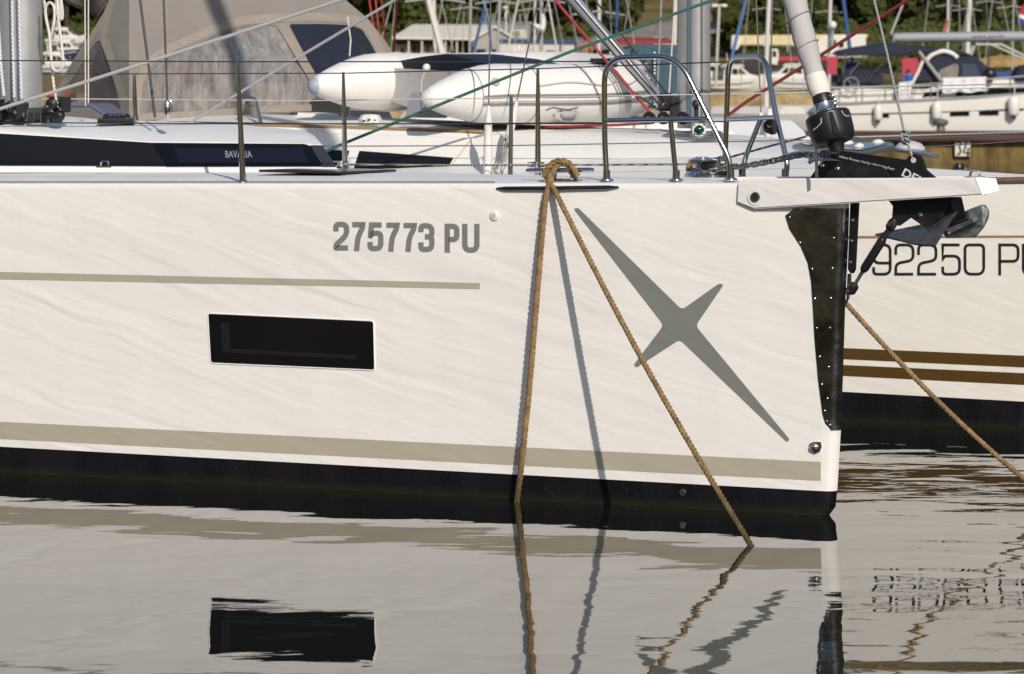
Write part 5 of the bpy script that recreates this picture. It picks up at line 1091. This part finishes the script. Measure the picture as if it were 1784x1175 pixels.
# ================================================================== FENDERED YACHT BEYOND THE PIER
HULLW = mat('far_hull_white', (.68, .66, .61), .35); NAVYC = mat('navy_canvas', (.014, .018, .040), .8, var=.2, vscale=3); GREYB = mat('boom_grey', (.30, .32, .34), .5); REDC = mat('red_canvas', (.42, .045, .07), .75)
def fender_yacht():
    D = 118; f = lambda x, y, d=0.: P(x, y, D + d)
    o = thing('sailing_yacht', 'white yacht with hanging fenders, navy hood and grey boom moored beyond the pier', 'sailing yacht', tuple(f(1640, 262)))
    st = lambda n: Vector((0, n, 0))
    # hull: stern at the left, bow outside the frame on the right
    sh = [(1424, 196), (1440, 184), (1520, 179), (1600, 175.5), (1700, 170), (1784, 164), (1950, 154), (2120, 146)]
    rows = []
    for x, y in sh:
        k = min(1, max(0, (2120 - x) / 350)) ** .6; lx = x + (12 if x < 1430 else 0)
        a = f(x, y, 2.0 - 2.0 * k); rows.append([f(lx, 270, 2.0 - 1.55 * k), f(lx, 246, 2.0 - 1.85 * k), f(x, (y + 246) / 2, 2.0 - 1.98 * k), a, a + st(4.0 * k + .02), f(x, 270, 2.0 + 1.6 * k)])
    mb = MB().grid(rows).quad(*reversed(rows[0])); mb.build('hull', HULLW, o, 40, uv=None)
    MB().tube([f(x, y - .5, -.02 + (0 if x < 1750 else .1)) for x, y in sh[1:6]], .045, 6).build('toe_rail', mat('grey_rail', (.3, .31, .33), .4, .5), o)
    MB().tube([f(1470, 199.5, .03), f(1600, 197, .03), f(1784, 191, .05)], .035, 5).build('hull_line', DARK, o)
    for x0, x1, y0, y1 in ((1531, 1549, 198.5, 206), (1655, 1689, 195.5, 203), (1706, 1740, 193.5, 201.5)): MB().prism([f(x0, y0, -.01), f(x1, y0 - .8, -.01), f(x1, y1 - .8, -.01), f(x0, y1, -.01)], st(.08)).build('hull_window', GLASSK, o, 0)
    # cockpit coaming, coachroof and their windows
    MB().prism([f(1452, 182, .6), f(1448, 160, .6), f(1470, 154, .6), f(1580, 156, .6), f(1610, 158, .6), f(1645, 143, .6), f(1700, 140, .6), f(1784, 138, .6), f(1900, 141, .6), f(2000, 160, .6), f(2000, 172, .6)], st(2.6)).build('coachroof', HULLW, o, 0, bevel=.06)
    for pts in ([(1612, 161), (1642, 159.5), (1637, 168), (1606, 169.5)], [(1668, 160), (1722, 158), (1722, 168), (1662, 171)], [(1722, 154.5), (1860, 150), (1860, 160), (1722, 166)]): MB().prism([f(x, y, .58) for x, y in pts], st(.06)).build('cabin_window', GLASSK, o, 0)
    MB().prism([f(1560, 158, .55), f(1598, 157, .55), f(1592, 174, .55), f(1552, 176, .55)], st(.05)).build('side_panel', mat('pale_blue_shade', (.45, .47, .50), .5), o, 0)
    # navy hood with a white hoop and a clear window
    arch = [(1588, 147), (1602, 120), (1614, 106), (1632, 92), (1655, 87), (1680, 90), (1702, 100), (1722, 118), (1734, 142)]
    MB().prism([f(x, y, .5) for x, y in arch], st(2.2)).build('sprayhood', NAVYC, o, 0, bevel=.08)
    MB().tube(spline([f(x, y, .44) for x, y in ((1612, 108), (1624, 96), (1643, 89.5), (1660, 94), (1668, 101))], 4), .07, 8).build('hood_hoop', PLASTW, o)
    MB().prism([f(x, y, .45) for x, y in ((1628, 134), (1640, 121), (1664, 111), (1670, 114), (1668, 140), (1634, 141))], st(.04)).build('hood_window', vinyl('far_vinyl', (.30, .28, .25), .25, .08, .02), o, 0)
    MB().prism([f(x, y, .45) for x, y in ((1676, 112), (1700, 112), (1710, 140), (1676, 140))], st(.04)).build('hood_window', mat('dull_blue_vinyl', (.06, .075, .11), .15), o, 0)
    MB().tube([f(1601, 90, .3), f(1640, 141, .3)], .055, 7).build('strut', mat('grey_tube', (.32, .31, .29), .5), o)
    MB().tube([f(1588, 148, .35), f(1600, 125, .35), f(1608, 106, .35)], .05, 7).build('hood_bow', PLASTW, o)
    # bimini, red side cloths, cockpit cover, wheel
    bm = [(1459, 99), (1470, 92), (1500, 86), (1556, 78), (1600, 83), (1640, 86), (1680, 91), (1690, 97), (1650, 96), (1600, 92), (1572, 98), (1520, 97)]
    MB().prism([f(x, y, .4) for x, y in bm], Vector((0, 2.6, .1))).build('bimini', NAVYC, o, 0, bevel=.04)
    MB().prism([f(x, y, .5) for x, y in ((1572, 102), (1604, 101), (1602, 132), (1572, 131))], st(.06)).build('side_cloth', REDC, o, 0); MB().prism([f(x, y, .5) for x, y in ((1441, 99), (1460, 98), (1457, 130), (1441, 130))], st(.06)).build('side_cloth', REDC, o, 0)
    MB().prism([f(x, y, .9) for x, y in ((1457, 152), (1460, 124), (1500, 121), (1530, 124), (1546, 140), (1540, 154))], st(1.8)).build('cockpit_cover', NAVYC, o, 0, bevel=.15)
    MB().prism([f(x, y, 2.6) for x, y in ((1482, 122), (1490, 115), (1530, 113), (1552, 118), (1562, 125), (1560, 130), (1482, 128))], st(.8)).build('cabin_top', HULLW, o, 0, bevel=.08)
    wh = [f(1483 + 13 * math.cos(t), 148 + 13 * math.sin(t), .3) for t in [2 * math.pi * k / 24 for k in range(25)]]; w_ = MB().tube(wh, .022, 6, False)
    for k in range(3): w_.tube([f(1483, 148, .3), wh[k * 8]], .016, 5)
    w_.build('steering_wheel', mat('wheel_grey', (.25, .24, .23), .4), o)
    for x0, y0, x1, y1 in ((1474, 92, 1468, 128), (1506, 97, 1480, 130), (1512, 140, 1545, 100), (1566, 98, 1560, 152)): MB().tube([f(x0, y0, .4), f(x1, y1, .5)], .022, 6).build('bimini_pole', STEEL, o)
    # lifelines and stanchions
    for x in (1462, 1502, 1542, 1582, 1622, 1680, 1718, 1760):
        y = 181 - (x - 1462) * .055; MB().tube([f(x, y, .08), f(x, y - 31 + (x - 1462) * .004, .08)], .02, 6).build('stanchion', STEEL, o)
    MB().tube([f(1430, 153, .08), f(1580, 150, .08), f(1784, 133, .08), f(1900, 124, .3)], .017, 5).build('lifeline', WL2, o); MB().tube([f(1430, 168, .08), f(1580, 164, .08), f(1784, 149, .08)], .012, 5).build('lifeline', WIRE, o)
    # boom with lettering, topping lift, mast further right
    MB().tube([f(1556, 66, 1.6), f(1572, 66, 1.6), f(1900, 62, 1.6)], [.13, .155, .16], 14).build('boom', GREYB, o, 60)
    MB().box(f(1556, 66, 1.6), .06, .30, .32).build('boom_end', mat('boom_end_grey', (.2, .21, .22), .5), o, 0, bevel=.02)
    text_mb('www.ayc.hr', lambda u, v: f(1694 + 57 * u, 68.5 - 7.5 * v - 1.0 * u, 1.6 - .161), bold=.01, shear=.2).build('boom_lettering', mat('navy_print', (.03, .04, .08), .5), o, 0)
    MB().tube([f(1890, 240, 1.8), f(1896, -400, 1.8)], .11, 12).build('mast', ALU, o)
    for a, b in (((1578, -5), (1552, 60)), ((1698, 80), (1680, 134)), ((1694, 80), (1676, 134)), ((1725, 77), (1800, 110))): MB().tube([f(*a, 1.2), f(*b, 1.2)], .028, 5).build('running_line', WL2, o)
    MB().tube([f(1700, 77.5, 1.4), f(1745, 78, 1.4), f(1800, 105, 1.4)], .035, 5).build('running_line', WL2, o)
    MB().ell(f(1725, 130, .3), .20, .16, .22, 12, 8).build('outboard_cover', BLACK, o); MB().prism([f(1735, 126, 1.5), f(1774, 124, 1.5), f(1774, 136, 1.5), f(1735, 138, 1.5)], st(.2)).build('blue_dodger', mat('bright_blue_canvas', (.02, .06, .22), .7), o, 0)
    MB().prism([f(1768, 142, .4), f(1774, 120, .4), f(1790, 112, .4), f(1830, 120, .4), f(1840, 141, .4)], st(1.6)).build('hatch_cover', NAVYC, o, 0, bevel=.06)
    # towels on the lifeline
    rg = random.Random(2)
    def towel(x0, x1, y0, y1, lab):
        rows = []
        for j in range(9): rows.append([f(x0 + (x1 - x0) * k / 14 - j * .1, y0 + (y1 - y0) * j / 8 - k * .15 + (1.5 * math.sin(k * .9) if j == 8 else 0), .06 - .05 * math.sin(k * 1.7 + j * .25) * (.3 + j / 8)) for k in range(15)])
        t = MB().grid(rows); t.grid([[v + Vector((0, .025, 0)) for v in r] for r in rows])
        tag(t.build('towel', mat('white_towel', (.74, .73, .74), .9), None, 60, origin=f(x0, y0)), lab, 'towel', 'white towels drying on the lifeline')
    towel(1643, 1719, 136, 162, 'wide white towel hanging on the lifeline under the navy hood'); towel(1566, 1588, 144, 176, 'narrow white towel hanging below the person in blue')
    # fenders
    for x, y0, y1, r, lab in ((1531, 182, 211, 7.5, 'small white fender at the stern of the yacht beyond the pier'), (1633, 177, 209, 8.5, 'white fender hanging above the grey bollard'), (1767, 168, 203, 10, 'largest white fender near the right edge of the yacht beyond the pier')):
        a, b = f(x, y0, -.20), f(x - 1, y1, -.20); rr = r / F * D; L = (a - b).length
        fo = thing('fender', lab, 'fender', tuple(a), 'white fenders on the far yacht'); MB().lathe(b, [(0, rr * .35), (.03, rr * .75), (.08, rr), (L - .08, rr), (L - .03, rr * .8), (L, rr * .3)], 16).build('body', PLASTW, fo, 50)
        MB().tube([a, f(x + 1, y0 - 22, -.0)], .015, 5).build('lanyard', WROPE, fo); MB().lathe(b - Vector((0, 0, .07)), [(0, rr * .15), (.07, rr * .5)], 10).build('end_cap', NAVYC, fo)
WL2 = mat('far_white_line', (.55, .53, .49), .5)
fender_yacht()

# ================================================================== YACHT 3 WITH TEAL HOOD (beyond the cream yacht)
def yacht_three():
    B3 = plane(N1, 25.85); O3 = B3(1345, 300); S3 = Hull(B3, O3, [(1350, 240), (1340, 300), (1320, 400), (1300, 500), (1290, 560), (1200, 640)], ((900, 296), (1300, 286)), ((1000, 520), (1300, 520)), .06, 4.0); S3.camber = lambda k: .25 * (1 - abs(2 * k - 1) ** 2)
    o = thing('sailing_yacht', 'third yacht behind the cream one, with teal hood and only its white foredeck showing', 'sailing yacht', (O3.x, O3.y, 0))
    tops, low, deck = S3.shell(); tops.build('hull', HULLW, o, 40); low.build('antifouling', ANTI, o, 40); deck.build('deck', DECK, o, 30)
    MB().prism([B3(x, y, .8) for x, y in ((700, 290), (700, 205), (1000, 205), (1240, 211), (1252, 214), (1288, 246), (1300, 290))], NI * 1.6).build('coachroof', DECK, o, 0, bevel=.08)
    TEAL = mat('teal_canvas', (.075, .135, .16), .8, 0, .15, .12, 4, .01, 5)
    MB().prism([B3(x, y, 1.0) for x, y in ((1012, 190), (1016, 108), (1030, 98), (1060, 96), (1082, 90), (1090, 79), (1110, 77), (1130, 79), (1139, 90), (1141, 190))], NI * .9).build('sprayhood', TEAL, o, 0, bevel=.05)
    st = MB()
    for y in range(92, 186, 6): st.box(B3(1140.5, y, .99), .012, .02, .012)
    stuff(st.build('hood_stitches', PLASTW, o, 0))
    MB().tube([B3(1172, 210, 1.9), B3(1178, -60, 1.9)], .019, 10).build('pole', mat('cream_pole', (.62, .57, .47), .5), o)
    for a, b, r, m in (((1153, -20), (1143, 208), .0085, FLECK), ((1176, -5), (1163, 205), .006, WROPE), ((1164, -20), (1140, 60), .004, WIRE)): MB().tube([B3(*a, .4), B3(*b, .4)], r, 6).build('stay', m, o)
yacht_three()

# ================================================================== MOTORBOATS ON THE QUAY AND BOATS BEHIND
def motorboat(x0, x1, yb, D, lab, seed, hullm=HULLW, flip=False):
    """Small cabin cruiser seen from the side; x0..x1 its ends, yb its keel line in the photograph."""
    s = (x1 - x0) / 100.0; X = (lambda u: x1 - u * s) if flip else (lambda u: x0 + u * s); f = lambda u, v, d=0.: P(X(u), yb - v * s, D + d); W2 = .30 * abs(x1 - x0) / F * D
    o = thing('motorboat', lab, 'motorboat', tuple(f(50, 0, W2 / 2)), 'small motorboats on the quay'); st = lambda n: Vector((0, n, 0))
    rows = []
    for u, z0, z1, k in ((0, 3, 22, .92), (20, 1, 22, 1), (50, 0, 24, 1), (75, 1, 27, .8), (92, 8, 31, .35), (100, 22, 33, .02)):
        h = W2 / 2; rows.append([f(u, z0, h), f(u, z0 + (z1 - z0) * .35, h - h * k * .8), f(u, z1, h - h * k), f(u, z1 + .5, h - h * k + .03), f(u, z1 + .5, h + h * k), f(u, z0 + (z1 - z0) * .35, h + h * k * .8), f(u, z0, h)])
    MB().grid(rows).quad(*reversed(rows[0][1:6])).build('hull', hullm, o, 40)
    MB().prism([f(u, v, W2 * .16) for u, v in ((22, 22), (24, 42), (30, 46), (54, 46), (68, 34), (84, 30), (84, 25))], st(W2 * .68)).build('cabin', HULLW, o, 0, bevel=.05)
    for a in (((26, 33), (27, 43), (36, 43), (36, 33)), ((38, 33), (38, 43), (47, 43), (48, 33)), ((50, 33), (49, 43), (53, 43), (62, 34))): MB().prism([f(u, v, W2 * .16 - .02) for u, v in a], st(.03)).build('window', WINB, o, 0)
    MB().tube([f(20, 46, .3), f(24, 48.5, .3), f(54, 48.5, .3), f(58, 46, .3)], .05, 6).build('roof_rail', HULLW, o)
    r = MB().tube([f(62, 35, .2), f(66, 42, .25), f(92, 41, .5), f(99, 36, .8)], .02, 5)
    for u in (70, 78, 86, 93): r.tube([f(u, 30, .35), f(u, 41.5, .35)], .015, 5)
    r.build('bow_rail', STEEL, o); MB().tube([f(0, 15, W2 * .0 - .01), f(50, 17, -.01), f(75, 20, W2 * .1 - .01)], .03, 5).build('rubbing_band', GREYB, o)
    MB().tube([f(30, 46, W2 / 2), f(28, 70, W2 / 2)], .02, 5).build('aerial', PLASTW, o)
    return o
motorboat(1238, 1338, 163, 192, 'white cabin motorboat seen through the far pulpit hoop', 1)
motorboat(1322, 1424, 162, 195, 'white motorboat with bow rail left of the furled sail', 2, flip=True)
motorboat(1205, 1290, 152, 203, 'small white motorboat partly hidden by the cream yacht mast', 3)
motorboat(1345, 1440, 146, 205, 'pale motorboat behind the furled sail below the crane', 4, mat('pale_blue_hull', (.45, .50, .55), .4))
motorboat(78, 148, 84, 150, 'white motorboat with cabin windows beside the halyard coil at top left', 5)
motorboat(84, 150, 104, 120, 'dark blue motorboat below the white one at the left mast', 6, mat('navy_hull_paint', (.015, .02, .05), .35))
motorboat(60, 140, 132, 100, 'pale motorboat between the mast and the beige hood', 7)
def sailboat(px, top, bot, wpx, D, lab, m, lean=0., extras=()):
    """Moored sailing boat of which mainly the mast shows; its hull floats behind the nearer boats."""
    b = P(px + lean, bot, D); r = wpx / F * D / 2; L = 9.0; base = P(px + lean, 150, D)
    z0 = 0 if D < 183 else 1.6
    o = thing('sailing_boat', lab, 'sailing boat', (base.x, base.y, z0), 'sailing boats moored in the background'); rows = []
    for u, k in ((-.5, .75), (-.25, 1), (0, 1), (.3, .75), (.45, .3), (.52, .02)):
        c = Vector((base.x + u * L * .77, base.y - u * L * .64, z0)); n = Vector((.64, .77, 0)) * 1.4 * k; sh = Vector((0, 0, .9 + .15 * u)); rows.append([c - n * .3 - Vector((0, 0, .2)), c - n * .9 + sh * .4, c - n + sh, c - n * .9 + sh * 1.02, c + n * .9 + sh * 1.02, c + n + sh, c + n * .3 - Vector((0, 0, .2))])
    MB().grid(rows).quad(*reversed(rows[0])).build('hull', HULLW, o, 40)
    MB().box(Vector((base.x - .3, base.y + .2, z0 + 1.05)), 3.4, 1.5, .38, R(-40)).build('cabin', HULLW, o, 0, bevel=.1)
    MB().tube([Vector((base.x, base.y, z0 + .9)), P(px + lean, bot, D), P(px, top, D), P(px - lean * .5, top - 350, D)], [r, r, r, r * .9], 10).build('mast', m, o)
    for k, (a, c_, w_, mm) in enumerate(extras): MB().tube([P(*a, D - .5), P(*c_, D - .5)], w_ / F * D / 2, 6).build('stay', mm, o)
    return o
MW = mat('mast_white', (.62, .60, .56), .45); MG = mat('mast_grey', (.36, .35, .33), .45); BLU = mat('blue_sail_cover', (.03, .09, .25), .7)
sailboat(756, 0, 95, 6, 70, 'boat with slim white mast and leaning furled white sail above the office roof', MW, 2, [((744, -10), (772, 100), 12, mat('furled_white', (.66, .63, .58), .8, bump=.01, bscale=6)), ((766, -10), (790, 90), 1.6, MG), ((690, -8), (680, 95), 1.5, MG)])
sailboat(820, 0, 98, 4.5, 110, 'boat with slender grey mast rising over the office gable', MG, -2, [((850, -10), (823, 98), 5, BLU), ((843, -10), (858, 96), 3, BLU), ((808, 20), (806, 98), 1.2, MG)])
sailboat(871, 0, 98, 5, 95, 'boat with thin pale mast left of the leaning white stay', MG, -5, [((905, -10), (882, 100), 3.2, MW), ((925, 0), (905, 98), 1.2, MG)])
sailboat(932, 0, 100, 4, 120, 'boat with thin cream mast right of the white stay', MW, -1)
b = sailboat(943, 0, 102, 6.5, 88, 'boat with grey mast carrying a spotlight and radar reflector', MG, 0, [((953, -10), (972, 98), 3.0, MW), ((965, 0), (985, 98), 1.2, MG)])
MB().ell(P(938, 48, 87.6), .16, .12, .07, 10, 6, Matrix.Rotation(R(25), 3, 'Y')).ell(P(946, 40, 87.6), .07, .07, .22, 10, 6).build('spotlight', PLASTW, b)
sailboat(1044, 0, 85, 7, 80, 'boat with pinkish white mast beside the grey vang', mat('mast_pinkish', (.58, .52, .47), .5), -1, [((1076, -10), (1074, 62), 4.5, BLU), ((1062, -10), (1066, 80), 1.3, MG), ((1099, -10), (1085, 70), 1.2, MG)])
sailboat(1340, 0, 112, 8, 140, 'boat with white mast showing left of the furled sail', MW, -5, [((1302, -10), (1273, 108), 6, mat('faded_blue', (.08, .17, .34), .7))])
b = sailboat(1447, 0, 90, 6, 150, 'boat with pale mast and radar ball right of the furled sail', MW, -3, [((1468, -10), (1481, 90), 7, BLU)])
MB().ell(P(1451, 44, 149.5), .15, .15, .16, 12, 8).build('radar_ball', PLASTW, b); MB().tube([P(1451, 48, 149.6), P(1450, 85, 149.6)], .05, 6).build('radar_pole', MG, b)
sailboat(1652, 0, 60, 4, 160, 'boat with white mast flying a faded red pennant over the grey boom', MW, -1, [((1671, -10), (1672, 60), 1.4, MG), ((1690, -5), (1676, 60), 1.2, MG)])
sailboat(1689, 0, 100, 9, 135, 'boat with thick white mast behind the grey boom', MW, -4)
sailboat(1718, 0, 75, 3.5, 150, 'boat with thin dark mast right of the thick white one', mat('mast_dark', (.06, .06, .07), .5), 4)
sailboat(1766, 0, 100, 3.2, 130, 'boat with thin grey mast at the right edge of the frame', MG, -2)
# red halyards behind the hood
rh = thing('red_halyard_bundle', 'bundle of four bright red halyards coming down behind the beige hood', 'rope', tuple(P(665, 100, 33)))
for a, b in (((640, -20), (664, 130)), ((652, -20), (668, 130)), ((663, -20), (677, 130)), ((692, -20), (684, 130))): MB().tube([P(*a, 33), P(*b, 33)], .010, 6).build('halyard', RED, rh)
MB().box(P(672, 134, 33), .16, .12, .06).build('halyard_clutch', BLACK, rh, 0, bevel=.01)
# beige aft canopy of the cream yacht at the top left
MB().prism([P(x, y, 30) for x, y in ((100, -10), (118, 6), (152, 22), (166, 34), (196, -10))], Vector((.2, 1.0, .05))).build('aft_canopy', mat('brown_canvas', (.10, .075, .06), .85), bpy.data.objects['sprayhood'] if 'sprayhood' in bpy.data.objects else None, 0, bevel=.02)
# flags
def flag(pole, cells, D, lab):
    o = thing('flag', lab, 'flag', tuple(P(*pole, D)))
    for pts, m in cells:
        mb = MB(); c = [P(x, y, D + .04 * math.sin(x * .9)) for x, y in pts]; mb.prism(c, Vector((.0, .012, 0))); mb.build('cloth', m, o, 0)
flag((1650, 34), [([(1650, 34), (1653, 37), (1652, 50), (1647, 58), (1641, 60), (1644, 50)], mat('faded_red', (.40, .13, .10), .85))], 158, 'faded red pennant hanging limp on the mast above the grey boom')
flag((1776, 22), [([(1776, 25), (1782, 8), (1792, 10), (1788, 28)], mat('flag_red', (.45, .03, .03), .8)), ([(1775.6, 31), (1776, 25), (1788, 28), (1787, 35)], mat('flag_white', (.7, .7, .7), .8)), ([(1776, 40), (1775.6, 31), (1787, 35), (1786, 44)], mat('flag_blue', (.03, .05, .30), .8))], 120, 'red white and blue flag at the top right corner')

# ================================================================== PEOPLE
def person(px, py, hpx, D, lab, pose, top, legs, skin=(.30, .15, .09)):
    """px, py = crown of the head; hpx = standing height in pixels of the photograph."""
    s = hpx / F * D / 1.75; c = P(px, py, D); z0 = c.z - 1.75 * s; o = thing('person', lab, 'person', (c.x, c.y, z0))
    J = dict(pel=(0, 0, .95), sp=(0, 0, 1.2), ch=(0, 0, 1.40), nk=(0, -.01, 1.50), hd=(0, -.02, 1.62))
    for sd, k in (('l', -1), ('r', 1)):
        J['s' + sd] = (k * .19, 0, 1.42); J['e' + sd] = (k * .26, .02, 1.14); J['w' + sd] = (k * .27, -.10, .90); J['n' + sd] = (k * .27, -.14, .82); J['h' + sd] = (k * .10, 0, .90); J['k' + sd] = (k * .11, -.02, .50); J['a' + sd] = (k * .11, .03, .08); J['t' + sd] = (k * .13, -.14, .03)
    J.update(pose)
    R_ = dict(pel=.15, sp=.135, ch=.16, nk=.06, hd=.085); rr = dict(s=.07, e=.045, w=.032, n=.04, h=.10, k=.062, a=.042, t=.035)
    E = [('pel', 'sp'), ('sp', 'ch'), ('ch', 'nk'), ('nk', 'hd')] + [e for sd in 'lr' for e in (('ch', 's' + sd), ('s' + sd, 'e' + sd), ('e' + sd, 'w' + sd), ('w' + sd, 'n' + sd), ('pel', 'h' + sd), ('h' + sd, 'k' + sd), ('k' + sd, 'a' + sd), ('a' + sd, 't' + sd))]
    ks = list(J); me = bpy.data.meshes.new('body'); me.from_pydata([Vector(J[k]) * s for k in ks], [(ks.index(a), ks.index(b)) for a, b in E], [])
    b = bpy.data.objects.new('body', me); COL.objects.link(b); b.parent = o; me.materials.append(mat('skin', skin, .6)); ORG[b.name] = ORG[o.name]
    sk = b.modifiers.new('Skin', 'SKIN'); b.modifiers.new('Subdivision', 'SUBSURF').render_levels = 2
    for i, k in enumerate(ks):
        r = (R_.get(k) or rr[k[0]]) * s; me.skin_vertices[0].data[i].radius = (r, r)
    me.skin_vertices[0].data[0].use_root = True
    cw = lambda k: Vector(ORG[o.name]) + Vector(J[k]) * s
    hd = cw('hd'); MB().ell(hd + Vector((0, .02, .045)) * s, .092 * s, .10 * s, .085 * s, 12, 8).build('hair', mat('dark_hair', (.03, .02, .015), .7), o)
    fc = MB().ell(hd + Vector((-.035, -.09, .01)) * s, .012 * s, .01 * s, .010 * s, 6, 4).ell(hd + Vector((.035, -.09, .01)) * s, .012 * s, .01 * s, .010 * s, 6, 4).ell(hd + Vector((0, -.085, -.055)) * s, .026 * s, .01 * s, .008 * s, 6, 4); fc.build('face', mat('eye_dark', (.03, .02, .02), .4), o)
    if top: 
        t = MB().tube([cw('pel'), cw('sp'), cw('ch'), cw('ch').lerp(cw('nk'), .5)], [.165 * s, .165 * s, .185 * s, .10 * s], 14)
        for sd in 'lr': t.tube([cw('ch'), cw('s' + sd), cw('s' + sd).lerp(cw('e' + sd), .6)], [.10 * s, .088 * s, .066 * s], 10)
        t.build('shirt', top, o, 60)
    t = MB().tube([cw('sp').lerp(cw('pel'), .7), cw('pel')], [.16 * s, .165 * s], 14)
    for sd in 'lr': t.tube([cw('pel'), cw('h' + sd), cw('h' + sd).lerp(cw('k' + sd), .75)], [.13 * s, .115 * s, .09 * s], 12)
    t.build('shorts', legs, o, 60); return o
BLUS = mat('blue_shirt', (.02, .10, .42), .8); KH = mat('khaki_shorts', (.20, .16, .10), .8)
sit = dict(kl=(-.12, -.42, .92), kr=(.12, -.42, .92), al=(-.12, -.44, .48), ar=(.12, -.44, .48), tl=(-.12, -.58, .44), tr=(.12, -.58, .44))
person(1583, 121, 58, 118.4, 'person in a bright blue shirt sitting in the cockpit beside the red cloth', dict(sit, el=(-.30, -.10, 1.16), wl=(-.20, -.32, 1.05), nl=(-.14, -.38, 1.04)), BLUS, KH)
person(1484, 99, 66, 121.5, 'person in a blue shirt sitting under the navy bimini', dict(sit), BLUS, KH, (.36, .2, .12))
person(1019, 62, 80, 147, 'bare chested person with arms down standing behind the white dinghy', dict(nk=(.02, -.05, 1.50), hd=(.03, -.09, 1.61), el=(-.30, -.06, 1.16), wl=(-.22, -.22, .98), nl=(-.18, -.27, .92)), None, mat('navy_shorts', (.02, .03, .07), .8))
tag(MB().prism([P(x, y, 150) for x, y in ((944, 112), (948, 90), (958, 86), (985, 98), (1005, 99), (1005, 112))], Vector((0, 1.5, 0))).build('covered_boat', NAVYC, None, 0, bevel=.08, origin=P(975, 112, 150)), 'navy tarpaulin covered boat in front of the cream site cabin', 'boat')
# thin rigging of the moored boats, each line a part of its boat
rg = random.Random(12)
boats = [o for o in bpy.data.objects if o.parent is None and o.name.startswith('sailing_boat')]
for o in boats:
    m = next(c for c in o.children if c.name.startswith('mast')); D = o.location.y; px = 892 + o.location.x / D * F
    for s in (-1, 1):
        if abs(px - 1400) < 10: continue
        a = P(px + s * 4, -250, D); b = Vector((o.location.x + s * rg.uniform(1.2, 2.6) * .8, D - rg.uniform(.2, .8), o.location.z + 1.0)); MB().tube([a, b], .011 if D < 100 else .016, 5).build('stay', MG, o)
    z = P(px, rg.uniform(2, 26), D).z; c = Vector((o.location.x, D - .05, z))
    MB().tube([c - Vector((.55, .2, .02)), c + Vector((0, 0, .06)), c + Vector((.55, .2, -.02))], .02, 6).build('spreader', MG, o)
